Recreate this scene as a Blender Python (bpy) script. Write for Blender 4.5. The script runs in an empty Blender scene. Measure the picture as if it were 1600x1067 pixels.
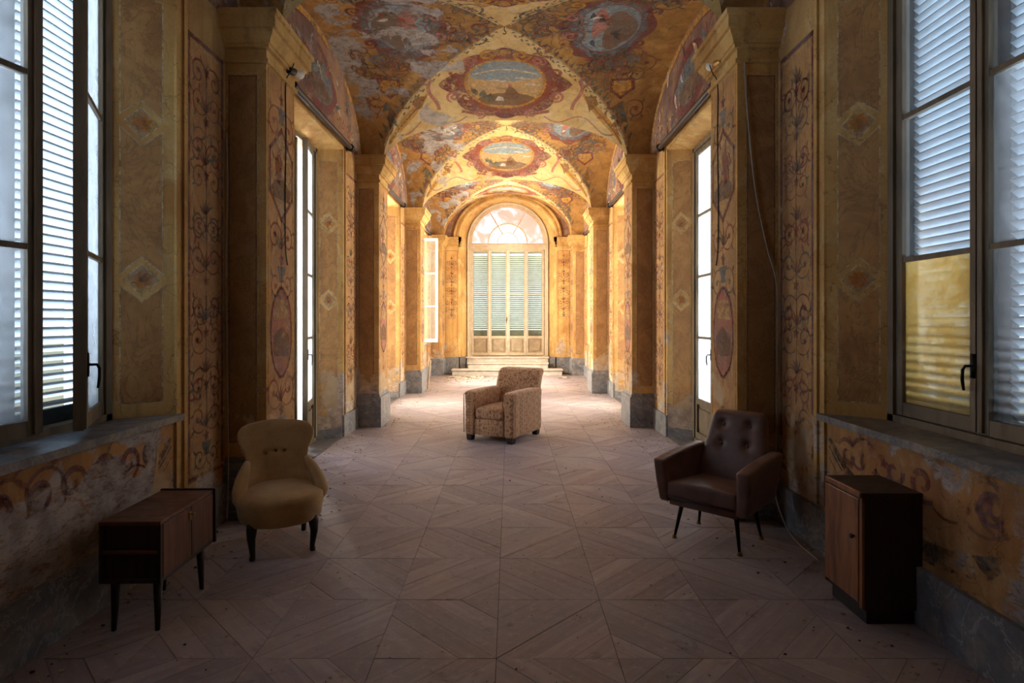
import bpy, math, random
import numpy as np
from mathutils import Vector, Matrix

# ------------------------------------------------------------------ camera, world, light
scene = bpy.context.scene
col = scene.collection
EYE = 1.5
cam_d = bpy.data.cameras.new('camera')
cam = bpy.data.objects.new('camera', cam_d)
col.objects.link(cam)
cam.location = (0.06, 0.0, EYE)
cam.rotation_euler = (math.pi / 2, 0, 0)
cam_d.sensor_width = 36.0
cam_d.lens = 907.0 / 1600.0 * 36.0
cam_d.shift_x = 3.5 / 1600.0
cam_d.shift_y = -33.5 / 1600.0
cam_d.clip_start = 0.05
scene.camera = cam

vs = scene.view_settings
vs.view_transform = 'Standard'
vs.look = 'None'
vs.gamma = 1.0
vs.use_curve_mapping = False
vs.exposure = 0.75

world = bpy.data.worlds.new('world')
scene.world = world
world.use_nodes = True
bg = world.node_tree.nodes['Background']
bg.inputs[0].default_value = (0.78, 0.88, 1.0, 1)
bg.inputs[1].default_value = 1.3

scene.cycles.max_bounces = 10
scene.cycles.diffuse_bounces = 6
scene.cycles.transparent_max_bounces = 24
scene.cycles.sample_clamp_indirect = 8.0
scene.cycles.caustics_reflective = False
scene.cycles.caustics_refractive = False


def daylight(x, y, z, sx, sy, rot, power, color):
    l = bpy.data.lights.new('daylight', 'AREA')
    l.shape = 'RECTANGLE'
    l.size, l.size_y = sx, sy
    l.energy = power
    l.color = color
    o = bpy.data.objects.new('daylight', l)
    o.location = (x, y, z)
    o.rotation_euler = rot
    col.objects.link(o)
    return o


RL = (0, -math.pi / 2, 0)    # shines towards +x
RR = (0, math.pi / 2, 0)     # shines towards -x
COOL = (0.62, 0.76, 1.0)
WARM = (1.0, 0.905, 0.745)
SUNNY = (0.76, 0.85, 1.0)
# daylight outside every window bay (x, bay centre, height)
daylight(-3.6, 2.77, 2.3, 3.0, 2.4, RL, 600, COOL)
daylight(3.6, 2.77, 2.3, 3.0, 2.4, RR, 260, COOL)
daylight(-3.6, 6.55, 2.0, 3.4, 2.4, RL, 380, SUNNY)
daylight(3.6, 6.55, 2.0, 3.4, 2.4, RR, 340, SUNNY)
daylight(-3.6, 10.32, 2.0, 3.4, 2.4, RL, 900, WARM)
daylight(3.6, 10.32, 2.0, 3.4, 2.4, RR, 800, WARM)
daylight(-3.6, 14.1, 2.2, 3.0, 2.4, RL, 1600, WARM)
daylight(3.6, 14.1, 2.2, 3.0, 2.4, RR, 1300, WARM)
daylight(0, 19.0, 2.8, 3.6, 4.5, (-math.pi / 2, 0, 0), 190, (1.0, 0.97, 0.9))

# ------------------------------------------------------------------ tagging
R = random.Random(7)


def tag(o, label=None, cat=None, group=None, kind=None):
    if label: o['label'] = label
    if cat: o['category'] = cat
    if group: o['group'] = group
    if kind: o['kind'] = kind
    return o


def empty(name, loc=(0, 0, 0), rz=0.0, parent=None):
    o = bpy.data.objects.new(name, None)
    o.location = loc
    o.rotation_euler = (0, 0, rz)
    col.objects.link(o)
    if parent: o.parent = parent
    return o


# ------------------------------------------------------------------ mesh builder
class MB:
    def __init__(s):
        s.v = []; s.f = []; s.m = []; s.n = 0

    def add(s, verts, faces, mi=0):
        b = s.n
        s.v.extend([tuple(map(float, p)) for p in verts])
        s.f.extend([tuple(int(i) + b for i in f) for f in faces])
        s.m.extend([mi] * len(faces))
        s.n += len(verts)

    def quad(s, a, b, c, d, mi=0):
        s.add([a, b, c, d], [(0, 1, 2, 3)], mi)

    def box(s, x0, x1, y0, y1, z0, z1, mi=0, M=None):
        p = [(x0, y0, z0), (x1, y0, z0), (x1, y1, z0), (x0, y1, z0), (x0, y0, z1), (x1, y0, z1), (x1, y1, z1), (x0, y1, z1)]
        if M is not None: p = [tuple(M @ Vector(q)) for q in p]
        s.add(p, [(3, 2, 1, 0), (4, 5, 6, 7), (0, 1, 5, 4), (1, 2, 6, 5), (2, 3, 7, 6), (3, 0, 4, 7)], mi)

    def bbox(s, x0, x1, y0, y1, z0, z1, b=0.004, mi=0, M=None):
        """box with chamfered edges"""
        r = rbox_pts(x1 - x0, y1 - y0, z1 - z0, b, 1, 1)
        c = np.array([(x0 + x1) / 2, (y0 + y1) / 2, (z0 + z1) / 2])
        p = r[0] + c
        if M is not None: p = [tuple(M @ Vector(q)) for q in p]
        s.add(p, r[1], mi)

    def prism(s, poly, h0, h1, f, mi=0):
        """poly: list of 2D pts; f(u,v,h)->xyz"""
        n = len(poly)
        p = [f(u, v, h0) for u, v in poly] + [f(u, v, h1) for u, v in poly]
        fs = [tuple(range(n))[::-1], tuple(range(n, 2 * n))] + [(i, (i + 1) % n, n + (i + 1) % n, n + i) for i in range(n)]
        s.add(p, fs, mi)

    def loops(s, rings, closed=True, cap0=True, cap1=True, mi=0):
        n = len(rings[0]); p = [q for r in rings for q in r]; fs = []
        for k in range(len(rings) - 1):
            for i in range(n if closed else n - 1):
                j = (i + 1) % n
                fs.append((k * n + i, k * n + j, (k + 1) * n + j, (k + 1) * n + i))
        if cap0: fs.append(tuple(range(n))[::-1])
        if cap1: fs.append(tuple((len(rings) - 1) * n + i for i in range(n)))
        s.add(p, fs, mi)

    def tube(s, pts, rad, n=8, mi=0):
        pts = [Vector(p) for p in pts]
        rad = rad if hasattr(rad, '__len__') else [rad] * len(pts)
        rings = []
        up = Vector((0.137, 0.21, 0.97))
        for i, p in enumerate(pts):
            t = (pts[min(i + 1, len(pts) - 1)] - pts[max(i - 1, 0)]).normalized()
            if abs(t.dot(up)) > 0.98: up = Vector((1, 0, 0.05)).normalized()
            a = t.cross(up).normalized(); b = t.cross(a).normalized()
            rings.append([p + (a * math.cos(q) + b * math.sin(q)) * rad[i] for q in [2 * math.pi * k / n for k in range(n)]])
        s.loops(rings, mi=mi)

    def lathe(s, prof, c=(0, 0, 0), n=20, mi=0, M=None):
        rings = [[Vector((c[0] + r * math.cos(2 * math.pi * k / n), c[1] + r * math.sin(2 * math.pi * k / n), c[2] + z)) for k in range(n)] for r, z in prof]
        if M is not None: rings = [[M @ q for q in r] for r in rings]
        s.loops(rings, mi=mi)

    def build(s, name, mats, parent=None, smooth=False, auto=None):
        me = bpy.data.meshes.new(name)
        me.from_pydata(s.v, [], s.f)
        mats = mats if isinstance(mats, (list, tuple)) else [mats]
        for m in mats: me.materials.append(m)
        if len(mats) > 1: me.polygons.foreach_set('material_index', s.m)
        if smooth or auto:
            me.polygons.foreach_set('use_smooth', [True] * len(me.polygons))
            if auto:
                import bmesh
                bm = bmesh.new(); bm.from_mesh(me)
                bmesh.ops.remove_doubles(bm, verts=bm.verts, dist=1e-5)
                bmesh.ops.recalc_face_normals(bm, faces=bm.faces)
                for e in bm.edges:
                    if len(e.link_faces) != 2 or e.calc_face_angle(0) > auto: e.smooth = False
                bm.to_mesh(me); bm.free()
        me.update()
        return link(name, me, parent)


def link(name, me, parent=None):
    o = bpy.data.objects.new(name, me)
    col.objects.link(o)
    if parent: o.parent = parent
    return o


def rbox_pts(sx, sy, sz, r, nr=4, nm=6):
    """rounded box: verts, faces"""
    def axis(S):
        h = S / 2
        a = [-h + r * (1 - math.cos(k / nr * math.pi / 2)) for k in range(nr)] if nr > 1 else [-h]
        m = [-h + r + (2 * h - 2 * r) * k / nm for k in range(nm + 1)]
        return np.array(a + m + [-q for q in a[::-1]])
    ax = [axis(sx), axis(sy), axis(sz)]
    H = np.array([sx, sy, sz]) / 2; inner = H - r
    V = []; F = []; idx = {}
    def vid(i, j, k):
        key = (i, j, k)
        if key not in idx:
            p = np.array([ax[0][i], ax[1][j], ax[2][k]])
            q = np.clip(p, -inner, inner); d = p - q
            L = np.linalg.norm(d)
            if L > 1e-9: p = q + d / L * r
            idx[key] = len(V); V.append(p)
        return idx[key]
    N = [len(a) - 1 for a in ax]
    for i in range(N[0]):
        for j in range(N[1]):
            F.append((vid(i, j, 0), vid(i, j + 1, 0), vid(i + 1, j + 1, 0), vid(i + 1, j, 0)))
            F.append((vid(i, j, N[2]), vid(i + 1, j, N[2]), vid(i + 1, j + 1, N[2]), vid(i, j + 1, N[2])))
    for i in range(N[0]):
        for k in range(N[2]):
            F.append((vid(i, 0, k), vid(i + 1, 0, k), vid(i + 1, 0, k + 1), vid(i, 0, k + 1)))
            F.append((vid(i, N[1], k), vid(i, N[1], k + 1), vid(i + 1, N[1], k + 1), vid(i + 1, N[1], k)))
    for j in range(N[1]):
        for k in range(N[2]):
            F.append((vid(0, j, k), vid(0, j, k + 1), vid(0, j + 1, k + 1), vid(0, j + 1, k)))
            F.append((vid(N[0], j, k), vid(N[0], j + 1, k), vid(N[0], j + 1, k + 1), vid(N[0], j, k + 1)))
    return np.array(V), F


def cushion(name, c, size, r, mat, parent, deform=None, nr=4, nm=8):
    V, F = rbox_pts(*size, r, nr, nm)
    if deform is not None: V = np.array([deform(p) for p in V])
    m = MB(); m.add(V + np.array(c), F)
    return m.build(name, mat, parent, smooth=True)


# ------------------------------------------------------------------ materials
class NT:
    def __init__(s, name):
        s.m = bpy.data.materials.new(name); s.m.use_nodes = True
        s.t = s.m.node_tree; s.t.nodes.clear()
        s.out = s.t.nodes.new('ShaderNodeOutputMaterial')

    def n(s, typ, **kw):
        nd = s.t.nodes.new(typ)
        for k, v in kw.items():
            if k.startswith('i_'):
                key = k[2:]
                key = int(key) if key.isdigit() else key
                s.set(nd.inputs[key], v)
            else: setattr(nd, k, v)
        return nd

    def set(s, sock, v):
        if isinstance(v, bpy.types.NodeSocket): s.t.links.new(v, sock)
        elif hasattr(v, 'outputs'): s.t.links.new(v.outputs[0], sock)
        elif isinstance(v, (tuple, list)) and len(v) == 3 and sock.type == 'RGBA': sock.default_value = (*v, 1)
        else: sock.default_value = v

    def pos(s): return s.n('ShaderNodeNewGeometry').outputs['Position']
    def obj(s): return s.n('ShaderNodeTexCoord').outputs['Object']

    def map(s, vec, scale=(1, 1, 1), rot=(0, 0, 0), loc=(0, 0, 0)):
        m = s.n('ShaderNodeMapping')
        s.set(m.inputs['Vector'], vec); m.inputs['Scale'].default_value = scale
        m.inputs['Rotation'].default_value = rot; m.inputs['Location'].default_value = loc
        return m.outputs[0]

    def noise(s, vec, scale, detail=4, rough=0.55, dist=0.0):
        nd = s.n('ShaderNodeTexNoise')
        s.set(nd.inputs['Vector'], vec); nd.inputs['Scale'].default_value = scale
        nd.inputs['Detail'].default_value = detail; nd.inputs['Roughness'].default_value = rough
        nd.inputs['Distortion'].default_value = dist
        return nd.outputs['Fac']

    def ramp(s, fac, a, b, lo=0.0, hi=1.0, smooth=True):
        nd = s.n('ShaderNodeMapRange')
        nd.interpolation_type = 'SMOOTHSTEP' if smooth else 'LINEAR'
        s.set(nd.inputs['Value'], fac)
        nd.inputs['From Min'].default_value = a; nd.inputs['From Max'].default_value = b
        nd.inputs['To Min'].default_value = lo; nd.inputs['To Max'].default_value = hi
        return nd.outputs[0]

    def math(s, op, a, b=0.0, c=0.0):
        nd = s.n('ShaderNodeMath'); nd.operation = op
        s.set(nd.inputs[0], a); s.set(nd.inputs[1], b); s.set(nd.inputs[2], c)
        return nd.outputs[0]

    def mix(s, fac, a, b, blend='MIX'):
        nd = s.n('ShaderNodeMix'); nd.data_type = 'RGBA'; nd.blend_type = blend
        s.set(nd.inputs[0], fac); s.set(nd.inputs[6], a); s.set(nd.inputs[7], b)
        return nd.outputs[2]

    def sep(s, vec):
        nd = s.n('ShaderNodeSeparateXYZ'); s.set(nd.inputs[0], vec); return nd.outputs

    def bump(s, h, strength=0.3, dist=0.01):
        nd = s.n('ShaderNodeBump'); s.set(nd.inputs['Height'], h)
        nd.inputs['Strength'].default_value = strength; nd.inputs['Distance'].default_value = dist
        return nd.outputs[0]

    def bsdf(s, color, rough=0.8, bump=None, metal=0.0, spec=0.3, sheen=0.0):
        b = s.n('ShaderNodeBsdfPrincipled')
        s.set(b.inputs['Base Color'], color); s.set(b.inputs['Roughness'], rough)
        b.inputs['Metallic'].default_value = metal; b.inputs['Specular IOR Level'].default_value = spec
        b.inputs['Sheen Weight'].default_value = sheen
        if bump is not None: s.set(b.inputs['Normal'], bump)
        return b.outputs[0]

    def done(s, sh):
        s.set(s.out.inputs['Surface'], sh); return s.m


def C(r, g, b):
    """sRGB 0-255 -> linear"""
    f = lambda c: (c / 255 / 12.92) if c / 255 <= 0.04045 else ((c / 255 + 0.055) / 1.055) ** 2.4
    return (f(r), f(g), f(b))


def wear_mask(t, amount=0.0, low=True, left=0.0, scale=2.2):
    """1 where the paint has come off; bigger patches near the damp floor"""
    p = t.pos()
    n = t.noise(p, scale, 8, 0.62, 0.35)
    v = t.math('ADD', n, amount)
    xyz = t.sep(p)
    if low:
        v = t.math('ADD', v, t.ramp(xyz[2], 1.45, 0.1, 0, 0.24))
    if left:
        v = t.math('ADD', v, t.ramp(xyz[0], 0.3, -1.2, 0, left))
    return t.ramp(v, 0.655, 0.70)


def plaster(name, base, dark, light, amount=0.0, low=True, left=0.0, peel=C(196, 178, 160), streak=0.5, rough=0.86, soot=0.0):
    t = NT(name)
    p = t.pos()
    c = t.mix(t.ramp(t.noise(p, 1.1, 6, 0.6, 0.6), 0.36, 0.66), base, dark)
    c = t.mix(t.ramp(t.noise(p, 3.7, 7, 0.65, 0.4), 0.48, 0.72, 0, 0.75), c, light)
    st = t.noise(t.map(p, (5.0, 5.0, 0.45)), 1.6, 6, 0.6, 0.3)
    c = t.mix(t.ramp(st, 0.45, 0.75, 0, streak), c, tuple(k * 0.42 for k in dark))
    if soot:
        so = t.noise(p, 4.2, 8, 0.72, 1.0)
        c = t.mix(t.ramp(so, 0.46, 0.66, 0, soot), c, C(92, 66, 48))
        c = t.mix(t.ramp(t.noise(t.map(p, (1, 1, 1), (0, 0, 0), (7, 3, 1)), 5.5, 7, 0.7, 1.2), 0.55, 0.68, 0, soot * 0.8), c, C(150, 92, 70))
    f = t.noise(p, 46, 4, 0.7)
    c = t.mix(t.ramp(f, 0.35, 0.75, 0, 0.35), c, tuple(k * 0.55 for k in base))
    # fine hairline cracks
    cr = t.n('ShaderNodeTexVoronoi'); cr.feature = 'DISTANCE_TO_EDGE'; cr.inputs['Scale'].default_value = 1.5
    t.set(cr.inputs['Vector'], t.n('ShaderNodeVectorMath', operation='ADD', i_0=p, i_1=t.n('ShaderNodeTexNoise', i_Scale=3.0, i_Detail=5.0, i_0=p).outputs['Color']).outputs[0])
    crk = t.ramp(cr.outputs['Distance'], 0.010, 0.002)
    c = t.mix(t.math('MULTIPLY', crk, 0.45), c, tuple(k * 0.25 for k in dark))
    w = wear_mask(t, amount, low, left)
    pl = t.mix(t.ramp(t.noise(p, 9, 6, 0.65), 0.35, 0.7), peel, tuple(k * 0.55 for k in peel))
    pl = t.mix(t.ramp(t.noise(t.map(p, (1, 1, 3)), 15, 7, 0.75, 0.8), 0.5, 0.62, 0, 0.75), pl, tuple(k * 0.6 for k in dark))
    c = t.mix(w, c, pl)
    h = t.math('ADD', t.math('MULTIPLY', w, -0.8), t.math('MULTIPLY', t.noise(p, 30, 5, 0.6), 0.5))
    return t.done(t.bsdf(c, rough, t.bump(h, 0.35, 0.006), spec=0.2))


def paint(name, color, wear=0.0, low=True, left=0.0, var=0.45, keep=(0.85, 0.32)):
    """thin paint on plaster, faded by noise and flaked where the plaster has come off"""
    t = NT(name)
    p = t.pos()
    c = t.mix(t.ramp(t.noise(p, 6, 5, 0.6), 0.3, 0.7), color, tuple(k * (1 - var) + var * 0.3 for k in color))
    fade = t.ramp(t.noise(p, 17, 6, 0.7, 0.5), 0.38, 0.62, keep[0], keep[1])
    w = wear_mask(t, wear + 0.015, low, left)
    a = t.math('MULTIPLY', fade, t.math('SUBTRACT', 1.0, w))
    tr = t.n('ShaderNodeBsdfTransparent')
    mx = t.n('ShaderNodeMixShader', i_0=a)
    t.set(mx.inputs[1], tr.outputs[0]); t.set(mx.inputs[2], t.bsdf(c, 0.85, spec=0.2))
    return t.done(mx.outputs[0])


def simple(name, color, rough=0.6, metal=0.0, var=0.3, scale=12, spec=0.3, stretch=(1, 1, 1), bump=0.15):
    t = NT(name)
    p = t.map(t.obj(), stretch)
    n = t.noise(p, scale, 6, 0.62, 0.2)
    c = t.mix(t.ramp(n, 0.3, 0.72), color, tuple(k * (1 - var) for k in color))
    n2 = t.noise(t.obj(), 3.1, 5, 0.6)
    c = t.mix(t.ramp(n2, 0.45, 0.75, 0, 0.5), c, tuple(k * (1 - var * 0.8) + 0.02 for k in color))
    return t.done(t.bsdf(c, rough, t.bump(n, bump, 0.004), metal, spec))


def wood(name, color, dark, axis=(1, 12, 12), rough=0.5, dust=0.3):
    t = NT(name)
    p = t.map(t.obj(), axis)
    n = t.noise(p, 2.4, 8, 0.65, 0.8)
    c = t.mix(t.ramp(n, 0.32, 0.7), color, dark)
    d = t.ramp(t.noise(t.obj(), 7, 6, 0.7), 0.42, 0.7, 0, dust)
    nz = t.sep(t.n('ShaderNodeNewGeometry').outputs['Normal'])[2]
    d = t.math('MULTIPLY', d, t.ramp(nz, 0.2, 0.9, 0.15, 1.0))
    c = t.mix(d, c, C(150, 138, 128))
    return t.done(t.bsdf(c, rough, t.bump(n, 0.1, 0.002), spec=0.35))


M = {}
# walls and vault
M['wall'] = plaster('ochre_plaster', C(194, 154, 98), C(158, 116, 70), C(212, 178, 124), 0.0)
M['reveal'] = plaster('yellow_plaster', C(216, 174, 108), C(188, 138, 80), C(228, 196, 138), -0.02)
M['pil'] = plaster('pilaster_plaster', C(205, 164, 100), C(174, 130, 76), C(220, 188, 130), -0.01)
M['cap'] = plaster('cornice_plaster', C(206, 168, 104), C(168, 126, 72), C(222, 192, 138), -0.09, low=False)
M['lun'] = plaster('lunette_plaster', C(158, 120, 94), C(112, 88, 84), C(186, 154, 124), 0.02, low=False, left=0.04, peel=C(158, 148, 146), soot=0.5)
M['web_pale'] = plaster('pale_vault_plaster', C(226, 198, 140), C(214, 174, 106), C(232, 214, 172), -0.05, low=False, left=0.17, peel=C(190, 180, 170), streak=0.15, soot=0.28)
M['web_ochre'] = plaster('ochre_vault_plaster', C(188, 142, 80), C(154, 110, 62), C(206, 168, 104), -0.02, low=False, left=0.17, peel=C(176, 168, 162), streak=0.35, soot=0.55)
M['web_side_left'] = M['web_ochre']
M['par'] = plaster('parapet_plaster', C(190, 142, 88), C(150, 104, 66), C(206, 168, 118), -0.05, low=True, left=0.10, peel=C(178, 168, 164))
for k, c in dict(red=(122, 46, 40), rust=(158, 78, 48), ochre=(150, 100, 36), gold=(206, 150, 56), green=(104, 100, 76),
                 blue=(112, 118, 120), rose=(190, 120, 100), cream=(232, 210, 160), maroon=(126, 54, 50), brown=(122, 82, 48),
                 sky=(140, 158, 166), sand=(206, 164, 104), earth=(128, 92, 60), white=(226, 216, 200), dark=(52, 46, 44), petal=(212, 134, 44)).items():
    M['p_' + k] = paint('paint_' + k, C(*c))
    M['v_' + k] = paint('fresco_' + k, C(*c), wear=-0.04, low=False, left=0.17, keep=(0.92, 0.45), var=0.3)


def faux_marble(name, a, b, vein, wear=-0.01):
    t = NT(name)
    p = t.pos()
    n = t.noise(p, 2.3, 8, 0.68, 1.6)
    c = t.mix(t.ramp(n, 0.34, 0.66), a, b)
    v = t.noise(t.map(p, (1.6, 1.6, 1.0), (0.3, 0.5, 0.2)), 3.4, 7, 0.6, 2.4)
    vm = t.ramp(t.math('ABSOLUTE', t.math('SUBTRACT', v, 0.5)), 0.03, 0.0, 0, 0.5)
    c = t.mix(vm, c, vein)
    w = wear_mask(t, wear)
    c = t.mix(w, c, t.mix(t.noise(p, 9, 5), C(200, 176, 140), C(150, 120, 92)))
    return t.done(t.bsdf(c, 0.72, t.bump(n, 0.08, 0.004), spec=0.25))


M['fm_brown'] = faux_marble('brown_faux_marble', C(172, 134, 88), C(146, 110, 72), C(116, 86, 62))
M['fm_tan'] = faux_marble('tan_faux_marble', C(192, 146, 92), C(160, 116, 74), C(120, 88, 64))


def stone(name, a, b, vein, rough=0.45):
    t = NT(name)
    p = t.pos()
    n = t.noise(p, 3.1, 8, 0.65, 1.2)
    c = t.mix(t.ramp(n, 0.3, 0.7), a, b)
    v = t.noise(p, 2.2, 8, 0.6, 2.0)
    c = t.mix(t.ramp(t.math('ABSOLUTE', t.math('SUBTRACT', v, 0.5)), 0.02, 0.0, 0, 0.55), c, vein)
    d = t.ramp(t.noise(p, 8, 7, 0.7), 0.4, 0.7, 0, 0.5)
    c = t.mix(d, c, C(170, 156, 138))
    return t.done(t.bsdf(c, rough, t.bump(t.noise(p, 24, 5), 0.12, 0.004), spec=0.4))


M['marble'] = stone('grey_marble', C(120, 122, 128), C(90, 93, 102), C(176, 176, 178))
M['sill'] = stone('slate_sill', C(98, 96, 100), C(72, 72, 78), C(130, 128, 128))
M['step'] = stone('pale_stone', C(208, 202, 192), C(182, 174, 164), C(222, 216, 208))


def tile_mat(name, ang, island):
    t = NT(name)
    p = t.pos()
    g = t.map(p, (1, 1, 1), (0, 0, ang))
    g = t.map(g, (1.2, 14, 1))
    n = t.noise(g, 1.7, 8, 0.62, 0.5)
    rnd = t.n('ShaderNodeNewGeometry').outputs['Random Per Island'] if island else t.n('ShaderNodeObjectInfo').outputs['Random']
    c = t.mix(rnd, C(168, 154, 158), C(142, 130, 137))
    c = t.mix(t.ramp(n, 0.35, 0.7, 0, 0.4), c, C(106, 96, 100))
    big = t.noise(p, 0.9, 6, 0.6, 0.5)
    c = t.mix(t.ramp(big, 0.42, 0.7, 0, 0.5), c, C(180, 166, 160))
    dust = t.ramp(t.noise(p, 21, 7, 0.75), 0.5, 0.72, 0, 0.5)
    c = t.mix(dust, c, C(188, 176, 168))
    dirt = t.ramp(t.noise(p, 5.5, 8, 0.75, 0.6), 0.56, 0.72, 0, 0.65)
    c = t.mix(dirt, c, C(72, 62, 58))
    ro = t.ramp(big, 0.3, 0.7, 0.42, 0.68)
    return t.done(t.bsdf(c, ro, t.bump(t.noise(p, 40, 5), 0.08, 0.003), spec=0.4))


M['tileA'] = tile_mat('marble_strip', -math.pi / 4, False)
M['tileB'] = tile_mat('marble_strip_mirrored', math.pi / 4, False)
M['fieldA'] = tile_mat('marble_strip_far', -math.pi / 4, True)
M['fieldB'] = tile_mat('marble_strip_far_mirrored', math.pi / 4, True)
M['mortar'] = simple('dark_joint', C(58, 50, 46), 0.95)
M['frame'] = simple('weathered_window_paint', C(126, 110, 88), 0.6, var=0.5, scale=9, stretch=(1, 1, 0.25))
M['frame_pale'] = simple('cream_door_paint', C(206, 190, 164), 0.55, var=0.25, scale=9)
M['panel_shaded'] = simple('shaded_door_paint', C(178, 160, 134), 0.55, var=0.3, scale=9)  # cream door paint darkened, panel shade put into the colour
M['shutter_green'] = simple('pale_green_shutter_paint', C(136, 146, 122), 0.6, var=0.3)
M['shutter_frame'] = simple('dark_green_shutter_paint', C(52, 60, 62), 0.6, var=0.4)
M['slat'] = simple('skylit_slat_paint', C(184, 192, 196), 0.6, var=0.15, scale=5)  # shutter paint lightened, skylight on the slats is in the colour
M['slat_green'] = simple('green_slat_paint', C(176, 192, 160), 0.6, var=0.2, scale=5)
M['iron'] = simple('black_iron', C(34, 30, 28), 0.5, 0.6)
M['roller'] = simple('dark_roller', C(58, 46, 40), 0.45)
M['cable_dark'] = simple('dark_cable', C(40, 34, 30), 0.6)
M['cable_white'] = simple('dusty_white_cable', C(190, 180, 165), 0.6)
M['bulb'] = simple('frosted_bulb', C(220, 214, 200), 0.25)
M['brass'] = simple('dull_brass', C(150, 120, 66), 0.4, 0.8)


def glass(name, dust, tint=(0.93, 0.95, 0.95), dcol=C(200, 200, 196), scale=5):
    t = NT(name)
    p = t.pos()
    z = t.noise(p, scale, 7, 0.7, 0.4)
    f = t.ramp(z, 0.25, 0.75, dust * 0.6, min(dust * 1.4, 1))
    tr = t.n('ShaderNodeBsdfTransparent', i_0=(*tint, 1))
    tl = t.n('ShaderNodeBsdfTranslucent', i_0=(*dcol, 1))
    df = t.n('ShaderNodeBsdfDiffuse', i_0=(*tuple(k * 0.6 for k in dcol), 1))
    m1 = t.n('ShaderNodeMixShader', i_0=0.35); t.set(m1.inputs[1], tl.outputs[0]); t.set(m1.inputs[2], df.outputs[0])
    m2 = t.n('ShaderNodeMixShader', i_0=f); t.set(m2.inputs[1], tr.outputs[0]); t.set(m2.inputs[2], m1.outputs[0])
    gl = t.n('ShaderNodeBsdfGlossy', i_0=(1, 1, 1, 1)); gl.inputs['Roughness'].default_value = 0.08
    m3 = t.n('ShaderNodeMixShader', i_0=0.05); t.set(m3.inputs[1], m2.outputs[0]); t.set(m3.inputs[2], gl.outputs[0])
    return t.done(m3.outputs[0])


M['glass'] = glass('dusty_glass', 0.22)
M['glass_clear'] = glass('clear_glass', 0.12)
M['glass_frost'] = glass('frosted_glass', 0.85, scale=2)
M['paper'] = glass('yellowed_paper', 0.97, dcol=C(222, 190, 120), scale=9)
M['glass_door'] = glass('clouded_glass', 0.16, dcol=C(226, 222, 206))


def fan_glass():
    t = NT('pink_painted_glass')
    p = t.pos()
    x = t.sep(p)
    z = t.noise(p, 2.6, 7, 0.65, 0.6)
    f = t.ramp(z, 0.40, 0.58, 0.55, 1.0)
    tr = t.n('ShaderNodeBsdfTransparent', i_0=(0.95, 0.93, 0.9, 1))
    tl = t.n('ShaderNodeBsdfTranslucent', i_0=(*C(206, 120, 104), 1))
    m2 = t.n('ShaderNodeMixShader', i_0=f); t.set(m2.inputs[1], tr.outputs[0]); t.set(m2.inputs[2], tl.outputs[0])
    return t.done(m2.outputs[0])


M['glass_pink'] = fan_glass()


def damask():
    t = NT('damask_upholstery')
    o = t.obj()
    xyz = t.sep(o)
    def tri(v, s, ph=0.0):
        a = t.math('PINGPONG', t.math('ADD', t.math('MULTIPLY', v, s), ph), 0.5)
        return a
    comb = t.n('ShaderNodeCombineXYZ')
    t.set(comb.inputs[0], tri(t.math('ADD', xyz[0], t.math('MULTIPLY', xyz[1], 0.9)), 7.0))
    t.set(comb.inputs[1], tri(t.math('SUBTRACT', xyz[1], t.math('MULTIPLY', xyz[0], 0.15)), 7.0))
    t.set(comb.inputs[2], tri(xyz[2], 6.0))
    n = t.noise(comb.outputs[0], 5.5, 3, 0.5, 1.2)
    m = t.ramp(n, 0.47, 0.53)
    n2 = t.ramp(t.noise(comb.outputs[0], 13, 2, 0.5, 0.6), 0.5, 0.56)
    c = t.mix(m, C(186, 142, 108), C(124, 78, 60))
    c = t.mix(t.math('MULTIPLY', n2, 0.55), c, C(206, 170, 126))
    f = t.noise(o, 240, 2, 0.5)
    h = t.math('ADD', t.math('MULTIPLY', m, -0.5), f)
    return t.done(t.bsdf(c, 0.9, t.bump(h, 0.35, 0.004), spec=0.15, sheen=0.3))


M['damask'] = damask()


def cloth(name, a, b, weave=300, sheen=0.3):
    t = NT(name)
    o = t.obj()
    c = t.mix(t.ramp(t.noise(o, 4, 6, 0.6), 0.35, 0.7), a, b)
    f = t.noise(t.map(o, (1, 1, 0.25)), weave, 2, 0.5)
    c = t.mix(t.ramp(f, 0.4, 0.7, 0, 0.3), c, tuple(k * 0.5 for k in b))
    return t.done(t.bsdf(c, 0.92, t.bump(f, 0.2, 0.002), spec=0.1, sheen=sheen))


M['mustard'] = cloth('mustard_velvet', C(194, 158, 108), C(170, 132, 86))
M['mustard_button'] = cloth('mustard_button', C(130, 96, 52), C(110, 80, 44))


def leather():
    t = NT('brown_leatherette')
    o = t.obj()
    c = t.mix(t.ramp(t.noise(o, 5, 7, 0.65, 0.3), 0.35, 0.7), C(118, 88, 78), C(90, 64, 58))
    nz = t.sep(t.n('ShaderNodeNewGeometry').outputs['Normal'])[2]
    d = t.math('MULTIPLY', t.ramp(nz, 0.5, 0.95), t.ramp(t.noise(o, 9, 6, 0.7), 0.4, 0.7, 0.15, 0.6))
    c = t.mix(d, c, C(166, 136, 126))
    return t.done(t.bsdf(c, 0.42, t.bump(t.noise(o, 120, 3), 0.1, 0.002), spec=0.45))


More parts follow.
